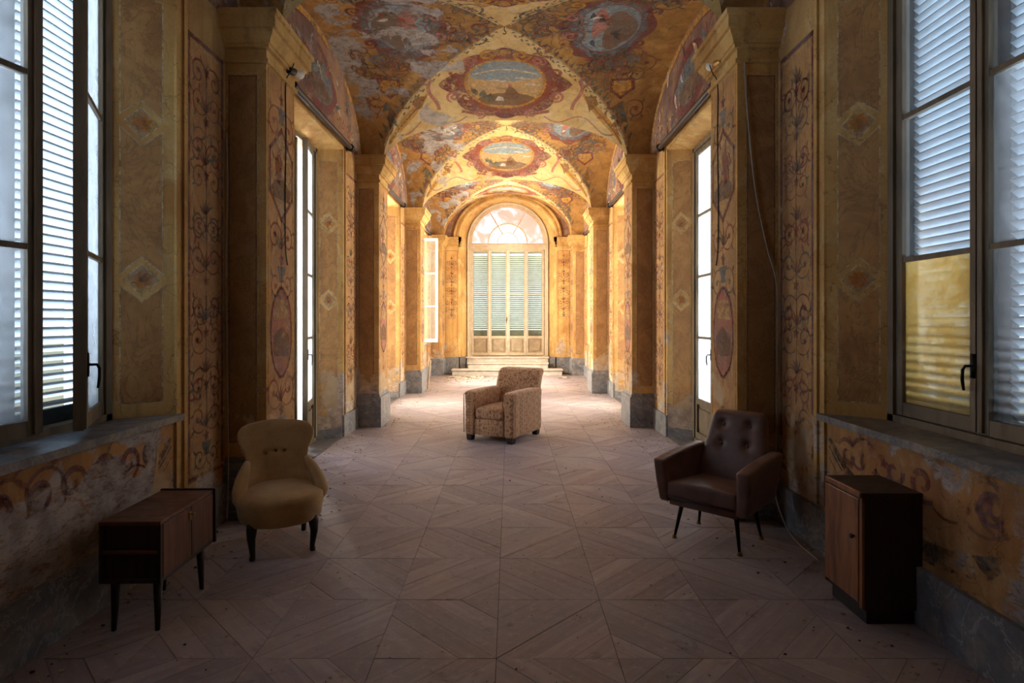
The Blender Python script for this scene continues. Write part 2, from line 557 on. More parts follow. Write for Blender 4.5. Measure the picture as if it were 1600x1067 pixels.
M['leather'] = leather()
M['leather_seam'] = simple('dark_leather_seam', C(48, 34, 32), 0.5)
M['walnut'] = wood('walnut_veneer', C(112, 66, 44), C(66, 38, 28))
M['walnut_v'] = wood('walnut_veneer_upright', C(118, 70, 46), C(68, 40, 28), (10, 10, 1))
M['ebony'] = wood('dark_stained_wood', C(46, 34, 30), C(28, 20, 20), (10, 10, 1), dust=0.2)
M['cab_side'] = wood('dark_cabinet_wood', C(60, 42, 34), C(36, 26, 24), (10, 10, 1), dust=0.2)
M['cab_door'] = wood('worn_cabinet_door', C(150, 94, 58), C(92, 56, 38), (8, 8, 1), 0.4)
M['debris'] = simple('plaster_crumbs', C(196, 178, 152), 0.9, var=0.5, scale=3)
M['debris_dark'] = simple('dry_leaf_litter', C(84, 64, 48), 0.9, var=0.5, scale=3)
M['papers'] = simple('torn_paper', C(214, 202, 180), 0.9, var=0.3, scale=4)
M['plank'] = wood('raw_plank', C(190, 164, 128), C(150, 122, 92), (8, 8, 1))
M['ground'] = simple('outdoor_ground', C(140, 140, 112), 0.9)

# ------------------------------------------------------------------ layout numbers
XP = 1.775          # inner face of the pilasters
XW = 2.085          # wall plane
XO = 2.36           # window plane
XE = 2.62           # outside face
PH = 0.285          # half width of a pilaster
SPR = 3.79          # springing of the vault
ARCH = [0.88, 4.66, 8.43, 12.21, 15.99]
YB, YF = -1.5, 16.35
BC = [(ARCH[i] + ARCH[i + 1]) / 2 for i in range(4)]
WC = [2.83] + BC[1:]               # centres of the openings
HW, HO = 0.88, 0.66                 # half widths of an opening at the wall and at the window
ZT, ZTO = 3.68, 3.62
ZSILL = 0.87
SILLED = [True, False, False, True]
ARISE = [0.61, 0.61, 0.61, 0.67, 1.2]
CROWN = [1.02, 1.02, 1.17, 1.10]


def vault(x, y):
    """height of the groin vault over a plan point"""
    if y <= ARCH[0] or y >= ARCH[4]:
        r = ARISE[0] if y <= ARCH[0] else ARISE[4]
        return SPR + r * math.sqrt(max(0.0, 1 - min(abs(x) / XP, 1) ** 2))
    k = max(i for i in range(4) if ARCH[i] <= y)
    b = (ARCH[k + 1] - ARCH[k]) / 2
    dy = y - BC[k]
    u = min(abs(x) / XP, 1.0); w = min(abs(dy) / b, 1.0)
    H = CROWN[k]
    e = H * math.sqrt(max(0, 1 - w * w))
    if u >= w: return SPR + e
    Rr = ARISE[k + 1] if dy > 0 else ARISE[k]
    Rw = H - (H - Rr) * w * w
    return SPR + math.sqrt(max(0.0, e * e + (Rw * Rw - e * e) * (1 - (u / w) ** 2)))


def on_vault(x, y, off=0.004):
    h = 0.004
    z = vault(x, y)
    gx = (vault(x + h, y) - vault(x - h, y)) / (2 * h); gy = (vault(x, y + h) - vault(x, y - h)) / (2 * h)
    gx = max(-6, min(6, gx)); gy = max(-6, min(6, gy))
    n = Vector((-gx, -gy, 1)).normalized()
    p = Vector((x, y, z)) - n * off
    return (p.x, p.y, p.z)


# ------------------------------------------------------------------ painted ornament (thin paint film laid on the plaster)
class Paint:
    def __init__(s):
        s.v = []; s.f = []; s.m = []; s.names = []; s.lay = []

    def mi(s, name):
        if name not in s.names: s.names.append(name)
        return s.names.index(name)

    def add(s, pts, faces, mat, layer=0):
        b = len(s.v)
        s.v.extend([(float(p[0]), float(p[1])) for p in pts]); s.lay.extend([layer] * len(pts))
        i = s.mi(mat)
        for f in faces: s.f.append(tuple(b + k for k in f)); s.m.append(i)

    def ribbon(s, pts, w, mat, layer=1):
        P = np.array(pts, float); n = len(P)
        W = np.array(w if hasattr(w, '__len__') else [w] * n, float) / 2
        T = np.gradient(P, axis=0); L = np.linalg.norm(T, axis=1, keepdims=True); L[L == 0] = 1; T = T / L
        N = np.stack([-T[:, 1], T[:, 0]], 1) * W[:, None]
        s.add(list(P + N) + list(P - N), [(i, i + 1, n + i + 1, n + i) for i in range(n - 1)], mat, layer)

    def rect(s, x0, x1, y0, y1, mat, layer=0, n=1, m=1):
        X = np.linspace(x0, x1, n + 1); Y = np.linspace(y0, y1, m + 1)
        s.add([(x, y) for y in Y for x in X], [(j * (n + 1) + i, j * (n + 1) + i + 1, (j + 1) * (n + 1) + i + 1, (j + 1) * (n + 1) + i) for j in range(m) for i in range(n)], mat, layer)

    def frame(s, poly, w, mat, layer=1, sub=1):
        pts = []
        n = len(poly)
        for i in range(n):
            a = np.array(poly[i], float); b = np.array(poly[(i + 1) % n], float)
            d = (b - a) / max(np.linalg.norm(b - a), 1e-6) * w / 2
            s.ribbon([a - d + (b - a + 2 * d) * t for t in np.linspace(0, 1, sub + 1)], w, mat, layer)

    def poly(s, pts, mat, layer=0):
        c = np.mean(np.array(pts, float), axis=0); n = len(pts)
        s.add([tuple(c)] + list(pts), [(0, 1 + i, 1 + (i + 1) % n) for i in range(n)], mat, layer)

    def disc(s, c, outer, mat, layer=0, inner=None, rings=4, n=48):
        """region between inner(theta) and outer(theta) radii -> 2D offsets"""
        th = np.linspace(0, 2 * math.pi, n, endpoint=False)
        V = []
        for k in range(rings + 1):
            q = k / rings
            for a in th:
                o = np.array(outer(a)); i = np.array(inner(a)) if inner else np.zeros(2)
                V.append(np.array(c) + i + (o - i) * q)
        F = [(k * n + i, k * n + (i + 1) % n, (k + 1) * n + (i + 1) % n, (k + 1) * n + i) for k in range(rings) for i in range(n)]
        s.add(V, F, mat, layer)

    def spiral(s, c, r0, r1, a0, turns, w, mat, layer=1, n=26):
        t = np.linspace(0, 1, n)
        a = a0 + turns * 2 * math.pi * t; r = r0 + (r1 - r0) * t ** 0.8
        P = np.stack([c[0] + r * np.cos(a), c[1] + r * np.sin(a)], 1)
        s.ribbon(P, w * (0.45 + 0.75 * np.sin(math.pi * np.clip(t * 0.9 + 0.08, 0, 1))), mat, layer)
        return P

    def leaf(s, p, ang, L, mat, layer=2, fat=0.32):
        t = np.linspace(0, 1, 7); c, q = math.cos(ang), math.sin(ang)
        P = np.stack([p[0] + c * L * t - q * 0.12 * L * np.sin(t * 3), p[1] + q * L * t + c * 0.12 * L * np.sin(t * 3)], 1)
        s.ribbon(P, np.maximum(L * fat * np.sin(math.pi * t ** 0.75) , L * 0.02), mat, layer)

    def flower(s, p, r, mat, layer=2, n=5):
        for k in range(n): s.leaf(p, k * 2 * math.pi / n + 0.3, r, mat, layer, 0.6)

    def build(s, name, f, parent, step=0.0008, label=None):
        m = MB(); m.v = [f(u, v, 0.0015 + step * l) for (u, v), l in zip(s.v, s.lay)]
        m.f = s.f; m.m = s.m; m.n = len(m.v)
        o = m.build(name, [M[k] for k in s.names], parent)
        if label: o['label'] = label
        return o


def scroll(P, x, y, side, size, ink, ink2, rng, up=1, pre='p_'):
    """one acanthus scroll leaving a stem at (x,y)"""
    cx, cy = x + side * size * 0.55, y + up * size * 0.35
    a0 = math.atan2(y - cy, x - cx)
    pts = P.spiral((cx, cy), math.hypot(x - cx, y - cy), size * 0.10, a0, side * up * -1.35 if rng.random() < 0.5 else side * up * 1.3, size * 0.075, pre + ink)
    for k in (5, 9, 13):
        q = pts[k]; d = math.atan2(q[1] - cy, q[0] - cx)
        P.leaf(q, d + rng.uniform(-0.7, 0.7), size * rng.uniform(0.22, 0.42), pre + ink2)
    P.flower(pts[-1], size * 0.14, pre + rng.choice(['red', 'rust', 'rust', 'green']), n=5)


def arabesque(P, x0, x1, y0, y1, seed, pre='p_', stem='ochre', inks=('green', 'rust', 'brown', 'rust', 'maroon')):
    rng = random.Random(seed)
    cx = (x0 + x1) / 2; w = (x1 - x0)
    t = np.linspace(0, 1, 40)
    P.ribbon(np.stack([cx + 0.02 * w * np.sin(t * 14), y0 + (y1 - y0) * t], 1), w * 0.035, pre + 'brown')
    y = y0 + w * 0.15
    k = 0
    while y < y1 - w * 0.35:
        sz = w * rng.uniform(0.46, 0.6)
        ink, ink2 = rng.choice(inks), rng.choice(inks)
        up = 1 if k % 3 else -1
        st = rng.getstate()
        for sd in (-1, 1):
            rng.setstate(st)
            scroll(P, cx, y, sd, sz, ink, ink2, rng, up, pre)
        if k % 2 == 0:
            P.flower((cx, y + sz * 0.55), w * 0.13, pre + rng.choice(['red', 'rust', 'maroon']), n=5)
        else:
            for a in (0.6, 1.1, 1.57, 2.04, 2.54): P.leaf((cx, y), a, w * 0.34, pre + rng.choice(['green', 'rust', 'brown']), 2, 0.22)
        y += sz * rng.uniform(0.85, 1.1)
        k += 1
    # urn at the foot
    P.poly([(cx - w * 0.2, y0 + w * 0.3), (cx + w * 0.2, y0 + w * 0.3), (cx + w * 0.1, y0 + w * 0.1), (cx + w * 0.14, y0), (cx - w * 0.14, y0), (cx - w * 0.1, y0 + w * 0.1)], pre + 'blue', 3)


def rosette_panel(P, x0, x1, z0, z1, diamonds, pre='p_'):
    """marbled panels with pointed ends between diamond rosettes"""
    cx = (x0 + x1) / 2; w = x1 - x0
    h = w * 0.5
    cuts = [z0] + [d for d in diamonds] + [z1]
    for i in range(len(cuts) - 1):
        a, b = cuts[i], cuts[i + 1]
        la = a if i == 0 else a + w * 0.16; lb = b if i == len(cuts) - 2 else b - w * 0.16
        poly = [(x0, la if i == 0 else la + h * 0.1)]
        bot = [(x0, a), (x1, a)] if i == 0 else [(x0, a + h * 0.35), (cx, a + h * 1.25), (x1, a + h * 0.35)]
        top = [(x1, b), (x0, b)] if i == len(cuts) - 2 else [(x1, b - h * 0.35), (cx, b - h * 1.25), (x0, b - h * 0.35)]
        P.poly(bot + top, 'fm_tan', 0)
        P.frame(bot + top, 0.008, pre + 'cream', 1)
    for d in diamonds:
        s = w * 0.42
        dm = [(cx - s, d), (cx, d - s * 1.05), (cx + s, d), (cx, d + s * 1.05)]
        P.poly(dm, pre + 'sand', 0); P.frame(dm, 0.008, pre + 'cream', 1)
        P.flower((cx, d), s * 0.66, pre + 'petal', 2, 8)


# ------------------------------------------------------------------ outdoor ground, unseen plane added to bounce light
m = MB(); m.quad((-40, -20, -0.6), (40, -20, -0.6), (40, 60, -0.6), (-40, 60, -0.6))
tag(m.build('ground', M['ground']), 'unseen grey-green ground outside, added to bounce light at the windows', 'ground', kind='structure')

# ------------------------------------------------------------------ floor
m = MB(); m.quad((-XE, YB, -0.006), (XE, YB, -0.006), (XE, 17.2, -0.006), (-XE, 17.2, -0.006))
floor = tag(m.build('floor', M['mortar']), 'worn marble floor laid in diagonal strips forming stars', 'floor', kind='structure')
S = 0.541
OX, OY = 0.0, 3.657


def clip_band(poly, n, lo, hi):
    def half(poly, n, d, keep_less):
        out = []
        for i in range(len(poly)):
            a, b = poly[i], poly[(i + 1) % len(poly)]
            da = a[0] * n[0] + a[1] * n[1] - d; db = b[0] * n[0] + b[1] * n[1] - d
            if not keep_less: da, db = -da, -db
            if da <= 0: out.append(a)
            if (da < 0 < db) or (db < 0 < da):
                t = da / (da - db); out.append((a[0] + (b[0] - a[0]) * t, a[1] + (b[1] - a[1]) * t))
        return out
    return half(half(poly, n, hi, True), n, lo, False)


g = 0.0014
sq = [(g, g), (S - g, g), (S - g, S - g), (g, S - g)]
q2 = math.sqrt(0.5)
strips = {}
for ori, nrm, mid in (('A', (q2, -q2), 0.0), ('B', (q2, q2), S * q2)):
    half = S * q2
    edges = [mid - half, mid - half * 0.62, mid - half * 0.30, mid, mid + half * 0.30, mid + half * 0.62, mid + half]
    strips[ori] = [clip_band(sq, nrm, edges[i] + g * 0.6, edges[i + 1] - g * 0.6) for i in range(6)]
tile_me = {}
for ori in 'AB':
    for i, poly in enumerate(strips[ori]):
        mm = MB(); mm.prism(poly, -0.012, 0.0, lambda u, v, h: (u, v, h))
        me = bpy.data.meshes.new('tile'); me.from_pydata(mm.v, [], mm.f); me.materials.append(M['tile' + ori]); me.update()
        tile_me[ori, i] = me
cells = []
for i in range(-4, 4):
    for j in range(-10, 24):
        x, y = OX + i * S, OY + j * S
        if y < YB or y + S > 16.5: continue
        cells.append((x, y, 'A' if (i + j) % 2 == 0 else 'B'))
cand = []
for (x, y, ori) in cells:
    for i, poly in enumerate(strips[ori]):
        cx = x + sum(p[0] for p in poly) / len(poly); cy = y + sum(p[1] for p in poly) / len(poly)
        vis = cy > 2.45 and abs(cx - 0.06) < cy * 0.9
        area = abs(sum(poly[k][0] * poly[(k + 1) % len(poly)][1] - poly[(k + 1) % len(poly)][0] * poly[k][1] for k in range(len(poly))))
        cand.append((-(area / cy ** 3) if vis else 0.0, x, y, ori, i))
cand.sort()
fieldm = MB()
rt = random.Random(3)
for n, (key, x, y, ori, i) in enumerate(cand):
    dz = rt.uniform(-0.0022, 0.0)
    if n < 300 and key < 0:
        o = link('tile', tile_me[ori, i], floor); o.location = (x, y, dz)
    else:
        fieldm.prism([(p[0] + x, p[1] + y) for p in strips[ori][i]], -0.012, dz, lambda u, v, h: (u, v, h), 0 if ori == 'A' else 1)
tag(fieldm.build('tile_field', [M['fieldA'], M['fieldB']], floor), kind='stuff')

# ------------------------------------------------------------------ side walls
walls = {}
for s, side in ((-1, 'left'), (1, 'right')):
    m = MB()
    xw, xo, xe = s * XW, s * XO, s * XE
    ytop = 5.25
    cuts = [YB]
    for k in range(4): cuts += [WC[k] - HW, WC[k] + HW]
    cuts.append(17.2)
    for i in range(0, len(cuts), 2):
        m.quad((xw, cuts[i], 0), (xw, cuts[i + 1], 0), (xw, cuts[i + 1], SPR - 0.02), (xw, cuts[i], SPR - 0.02))
    # lunettes above the openings
    m.quad((xw, YB, SPR - 0.02), (xw, 17.2, SPR - 0.02), (xw, 17.2, ytop), (xw, YB, ytop), 1)
    for k in range(4):
        c = WC[k]; zs = ZSILL if SILLED[k] else 0.0
        a, b, a2, b2 = c - HW, c + HW, c - HO, c + HO
        m.quad((xw, a, ZT), (xw, b, ZT), (xw, b, SPR - 0.02), (xw, a, SPR - 0.02))
        if zs: m.quad((xw, a, 0), (xw, b, 0), (xw, b, zs), (xw, a, zs), 3)
        m.quad((xw, b, zs), (xo, b2, zs), (xo, b2, ZTO), (xw, b, ZT), 2)
        m.quad((xw, a, zs), (xo, a2, zs), (xo, a2, ZTO), (xw, a, ZT), 2)
        m.quad((xw, a, ZT), (xw, b, ZT), (xo, b2, ZTO), (xo, a2, ZTO), 2)
        m.quad((xw, a, zs), (xw, b, zs), (xo, b2, zs), (xo, a2, zs), 2)
        for yy in (a2, b2): m.quad((xo, yy, zs), (xe, yy, zs), (xe, yy, ZTO), (xo, yy, ZTO), 4)
        for zz in (zs, ZTO): m.quad((xo, a2, zz), (xo, b2, zz), (xe, b2, zz), (xe, a2, zz), 2)
    # outside face
    cuts2 = [YB]
    for k in range(4): cuts2 += [WC[k] - HO, WC[k] + HO]
    cuts2.append(17.2)
    for i in range(0, len(cuts2), 2): m.quad((xe, cuts2[i], -0.6), (xe, cuts2[i + 1], -0.6), (xe, cuts2[i + 1], ytop), (xe, cuts2[i], ytop))
    for k in range(4):
        zs = ZSILL if SILLED[k] else 0.0
        m.quad((xe, WC[k] - HO, ZTO), (xe, WC[k] + HO, ZTO), (xe, WC[k] + HO, ytop), (xe, WC[k] - HO, ytop))
        m.quad((xe, WC[k] - HO, -0.6), (xe, WC[k] + HO, -0.6), (xe, WC[k] + HO, zs), (xe, WC[k] - HO, zs))
    walls[side] = w = m.build('wall_' + side, [M['wall'], M['lun'], M['reveal'], M['par'], M['step']])
    tag(w, 'frescoed ochre %s wall with tall window recesses' % side, 'wall', kind='structure')

    # painted decoration and mouldings
    for k in range(4):
        c = WC[k]; zs = ZSILL if SILLED[k] else 0.0
        # architrave round the opening
        am = MB()
        for (o0, o1, th) in ((0.0, 0.03, 0.016), (0.03, 0.075, 0.008), (0.075, 0.115, 0.024)):
            for e in (-1, 1):
                y0, y1 = c + e * (HW + o0), c + e * (HW + o1)
                am.box(min(xw, xw - s * th), max(xw, xw - s * th), min(y0, y1), max(y0, y1), 0.28 if not zs else 0.3, ZT + o1 * 0.5)
            am.box(min(xw, xw - s * th), max(xw, xw - s * th), c - HW - o1, c + HW + o1, ZT + o0 * 0.8, ZT + o1 * 0.8)
        am.build('architrave', M['pil'], w)
        # arabesque strips either side of the opening
        for e in (-1, 1):
            yi, yo = c + e * (HW + 0.115), (ARCH[k + 1] - PH if e > 0 else ARCH[k] + PH)
            if k == 0 and e < 0: continue
            ya, yb = min(yi, yo), max(yi, yo)
            P = Paint()
            b = 0.05
            fr = [(ya + b, 0.42), (yb - b, 0.42), (yb - b, 3.42), (ya + b, 3.42)]
            P.rect(ya + b, yb - b, 0.42, 3.42, 'fm_tan', 0)
            P.frame(fr, 0.035, 'p_red', 1)
            P.frame([(ya + b + .04, 0.46), (yb - b - .04, 0.46), (yb - b - .04, 3.38), (ya + b + .04, 3.38)], 0.006, 'p_cream', 2)
            arabesque(P, ya + b + 0.06, yb - b - 0.06, 0.55, 3.3, 10 * k + (1 if e > 0 else 2) + (s > 0) * 50, stem='rust')
            P.build('painted_arabesque', lambda u, v, h: (xw - s * h, u, v), w)
        # reveals with rosettes
        for e in (-1, 1):
            A = Vector((xw, c + e * HW, 0)); B = Vector((xo, c + e * HO, 0))
            L = (B - A).length; d = (B - A) / L; nn = Vector((0, -e, 0)) + Vector((-s * 0.0, 0, 0))
            nv = Vector((-d.y, d.x, 0)); nv = nv if nv.dot(Vector((0, -e, 0))) > 0 else -nv
            P = Paint()
            rosette_panel(P, L * 0.18, L * 0.82, zs + (0.12 if zs else 0.38), 3.5, (1.75, 2.72))
            P.build('painted_rosettes', lambda u, v, h: tuple(A + d * u + nv * h + Vector((0, 0, v))), w)
        # lunette mural
        P = Paint(); rng = random.Random(60 + k + (s > 0) * 9)
        P.disc((c, 4.22), lambda a: (0.62 * math.cos(a) * (1 + 0.08 * math.cos(6 * a)), 0.36 * math.sin(a) * (1 + 0.08 * math.cos(4 * a))), 'v_maroon', 0)
        P.disc((c, 4.22), lambda a: (0.47 * math.cos(a), 0.25 * math.sin(a)), 'v_blue', 1)
        P.disc((c, 4.12), lambda a: (0.40 * math.cos(a), 0.12 * math.sin(a)), 'v_earth', 2)
        for e in (-1, 1):
            for q in range(5):
                scroll(P, c + e * (0.65 + 0.2 * q), 4.35 - 0.11 * q, e, 0.24, rng.choice(['maroon', 'blue', 'gold']), rng.choice(['cream', 'rust', 'green']), rng, rng.choice((-1, 1)), 'v_')
                scroll(P, c + e * (0.35 + 0.24 * q), 3.92, e, 0.17, rng.choice(['rust', 'maroon', 'gold']), rng.choice(['cream', 'brown']), rng, 1, 'v_')
        arcp = [(c + 1.84 * math.sin(q), SPR - 0.06 + (CROWN[k]) * math.cos(q)) for q in np.linspace(-1.5, 1.5, 50)]
        P.ribbon(arcp, 0.07, 'v_gold', 1); P.ribbon([(c + (y - c) * 0.955, z - 0.045) for y, z in arcp], 0.016, 'v_maroon', 2)
        for q in range(22):
            a_ = rng.uniform(-1.3, 1.3); r_ = rng.uniform(0.45, 0.85)
            P.leaf((c + 1.84 * r_ * math.sin(a_), SPR + CROWN[k] * r_ * math.cos(a_) - 0.02), rng.uniform(0, 6), rng.uniform(0.12, 0.3), 'v_' + rng.choice(['cream', 'blue', 'dark', 'rust', 'white']), 2, 0.3)
        P.build('painted_lunette', lambda u, v, h: (xw - s * h, u, v), w)
        # marble skirting on the piers
        sk = MB()
        for e in (-1, 1):
            yi, yo = c + e * HW, (ARCH[k + 1] - PH if e > 0 else ARCH[k] + PH)
            sk.box(min(xw, xw - s * 0.03), max(xw, xw - s * 0.03), min(yi, yo), max(yi, yo), 0, 0.28)
            if not zs:   # low marble foot inside the recess
                A = Vector((xw, c + e * HW)); B = Vector((xo, c + e * HO))
                sk.prism([(A.x - s * 0.0, A.y - e * 0.03), (B.x, B.y - e * 0.03), (B.x, B.y), (A.x, A.y)], 0, 0.13, lambda u, v, h: (u, v, h))
        if zs: sk.box(min(xw, xw - s * 0.03), max(xw, xw - s * 0.03), c - HW, c + HW, 0, 0.29)
        sk.build('skirting', M['marble'], w)
        if zs:
            sm = MB()
            sm.prism([(c - HW - 0.03, XW - 0.05), (c + HW + 0.03, XW - 0.05), (c + HW + 0.03, XW), (c + HW, XW), (c + HO, XO), (c + HO, XE + 0.05), (c - HO, XE + 0.05), (c - HO, XO), (c - HW, XW), (c - HW - 0.03, XW)],
                     zs - 0.012, zs + 0.03, lambda u, v, h: (s * v, u, h))
            sm.build('window_sill', M['sill'], w)
            # parapet painting
            P = Paint(); rng = random.Random(80 + k + (s > 0) * 3)
            ya, yb = c - HW, c + HW
            sw = [(ya + (yb - ya) * t, 0.80 - 0.42 * math.sin(math.pi * t) ** 0.8) for t in np.linspace(0.02, 0.98, 30)]
            P.ribbon(sw, [0.03 + 0.07 * math.sin(math.pi * t) for t in np.linspace(0, 1, 30)], 'p_dark', 1)
            P.ribbon([(p[0], p[1] - 0.05) for p in sw], 0.012, 'p_dark', 2)
            P.ribbon([(p[0], p[1] - 0.12) for p in sw], 0.008, 'p_brown', 2)
            for q in range(7):
                u = ya + (yb - ya) * (0.12 + 0.12 * q)
                scroll(P, u, 0.62, rng.choice((-1, 1)), 0.24, 'red', 'rust', rng, rng.choice((-1, 1)))
                P.spiral((u + 0.05, 0.70), 0.10, 0.02, rng.uniform(0, 6), 1.2, 0.03, 'p_red', 2)
            for e in (-1, 1):
                y0 = c + e * HW * 0.96; y1 = c + e * HW * 0.72
                P.poly([(y0, 0.36), (y0, 0.74), (c + e * HW * 0.8, 0.74), (y1, 0.36)], 'fm_tan', 0)
            P.build('painted_parapet', lambda u, v, h: (xw - s * h, u, v), w)
        else:
            th = MB()
            th.prism([(c - HW, XW - 0.02), (c + HW, XW - 0.02), (c + HW, XW), (c + HO, XO), (c + HO, XE), (c - HO, XE), (c - HO, XO), (c - HW, XW)], -0.01, 0.012, lambda u, v, h: (s * v, u, h))
            th.build('threshold', M['sill'], w)

    # pilasters
    for a in range(1, 5):
        A = ARCH[a]
        xi = s * XP
        def rectloop(p, z):
            x_in = s * (XP - p); x_out = s * (XW + 0.02)
            L = [(x_out, A - PH - p, z), (x_in, A - PH - p, z), (x_in, A + PH + p, z), (x_out, A + PH + p, z)]
            return L
        pm = MB(); pm.loops([rectloop(0, 0.2), rectloop(0, 3.5)])
        pil = pm.build('pilaster', M['pil'], w)
        cm = MB()
        prof = [(0.0, 3.43), (0.022, 3.435), (0.022, 3.465), (0.003, 3.47), (0.003, 3.54), (0.032, 3.545), (0.032, 3.568), (0.046, 3.572), (0.055, 3.60), (0.082, 3.636),
                (0.084, 3.655), (0.108, 3.66), (0.108, 3.745), (0.126, 3.75), (0.126, 3.79)]
        cm.loops([rectloop(p, z) for p, z in prof])
        cm.build('capital', M['cap'], pil)
        bm_ = MB(); bm_.loops([rectloop(p, z) for p, z in [(0.035, 0.0), (0.035, 0.405), (0.028, 0.42), (0.012, 0.425), (0.012, 0.45), (0.0, 0.47)]])
        bm_.build('plinth', M['marble'], pil)
        # near and far faces: marbled panel
        for e in (-1, 1):
            yf = A + e * PH
            P = Paint()
            P.rect(XP + 0.075, XW - 0.03, 0.58, 3.34, 'fm_brown', 0)
            P.frame([(XP + 0.075, 0.58), (XW - 0.03, 0.58), (XW - 0.03, 3.34), (XP + 0.075, 3.34)], 0.008, 'p_brown', 1)
            P.frame([(XP + 0.06, 0.56), (XW - 0.015, 0.56), (XW - 0.015, 3.36), (XP + 0.06, 3.36)], 0.005, 'p_cream', 1)
            P.build('painted_panel', lambda u, v, h: (s * u, yf + e * h, v), pil)
        # inner face: cartouches and scrolls
        P = Paint()
        y0, y1 = A - PH, A + PH
        for y in (y0 + 0.03, y1 - 0.03): P.ribbon([(y, 0.5), (y, 3.42)], 0.03, 'p_gold', 0)
        P.rect(y0 + 0.055, y1 - 0.055, 0.52, 3.42, 'fm_tan', 0)
        hexa = [(A, 3.02), (y1 - 0.06, 2.82), (y1 - 0.06, 2.50), (A, 2.30), (y0 + 0.06, 2.50), (y0 + 0.06, 2.82)]
        P.poly(hexa, 'p_sand', 1); P.frame(hexa, 0.035, 'p_red', 3)
        P.poly([(A - .17, 2.46), (A + .17, 2.46), (A + .2, 2.56), (A + .05, 2.63), (A - .12, 2.6), (A - .2, 2.54)], 'p_earth', 2)
        P.poly([(A - .09, 2.58), (A - .02, 2.58), (A + .02, 2.76), (A - .05, 2.88), (A - .13, 2.74)], 'p_rust', 2)
        for q in range(6): P.leaf((A - 0.05 + R.uniform(-.1, .12), 2.72 + R.uniform(-.06, .12)), R.uniform(0, 6), 0.09, 'p_brown', 3)
        cart = [(A + 0.21 * math.cos(t) * (1.0 if abs(math.sin(t)) < 0.8 else 0.75), 1.40 + 0.36 * math.sin(t)) for t in np.linspace(0, 2 * math.pi, 28, endpoint=False)]
        P.poly(cart, 'p_rose', 1); P.frame(cart, 0.026, 'p_red', 3)
        P.poly([(A - .15, 1.22), (A + .14, 1.20), (A + .16, 1.36), (A + .02, 1.45), (A - .16, 1.38)], 'p_earth', 2)
        P.poly([(A - .15, 1.5), (A + .15, 1.52), (A + .1, 1.66), (A - .1, 1.66)], 'p_sand', 2)
        arabesque(P, y0 + 0.07, y1 - 0.07, 3.06, 3.44, 200 + a * 3 + s)
        arabesque(P, y0 + 0.07, y1 - 0.07, 1.80, 2.30, 230 + a * 3 + s)
        arabesque(P, y0 + 0.07, y1 - 0.07, 0.60, 1.02, 260 + a * 3 + s)
        P.build('painted_cartouche', lambda u, v, h: (xi - s * h, u, v), pil)

# ------------------------------------------------------------------ vaulted ceiling
ceil = empty('ceiling')
tag(ceil, 'frescoed groin vault of four bays over the gallery', 'ceiling', kind='structure')
nW = 22


def web(k, which):
    c = BC[k]; b = (ARCH[k + 1] - ARCH[k]) / 2
    m = MB(); rows = []
    us = [math.sin(q / nW * math.pi / 2) for q in range(nW + 1)]; us[0] = 1e-4
    if which in ('left', 'right'):
        s = -1 if which == 'left' else 1
        xs = [u * XP for u in us] + [XP + 0.15, XW + 0.03]
        for x in xs:
            u = min(x / XP, 1)
            ph = math.asin(u)
            rows.append([(s * x, c + b * math.sin(ph * q / nW), SPR + CROWN[k] * math.sqrt(max(0, 1 - math.sin(ph * q / nW) ** 2))) for q in range(-nW, nW + 1)])
    else:
        s = 1 if which == 'far' else -1
        for w in us:
            row = []
            e = CROWN[k] * math.sqrt(max(0, 1 - w * w)); Rr = ARISE[k + 1] if s > 0 else ARISE[k]
            Rw = CROWN[k] - (CROWN[k] - Rr) * w * w
            for q in range(-nW, nW + 1):
                t = math.sin(q / nW * math.pi / 2)
                row.append((t * w * XP, c + s * b * w, SPR + math.sqrt(max(0, e * e + (Rw * Rw - e * e) * (1 - t * t)))))
            rows.append(row)
    m.loops(rows, closed=False, cap0=False, cap1=False)
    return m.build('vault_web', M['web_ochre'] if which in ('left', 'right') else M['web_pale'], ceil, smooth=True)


def cart_outer(rx, ry, n, amp, ph=0.0):
    return lambda a: (rx * math.cos(a) * (1 + amp * math.cos(n * a + ph)), ry * math.sin(a) * (1 + amp * math.cos(n * a + ph)))


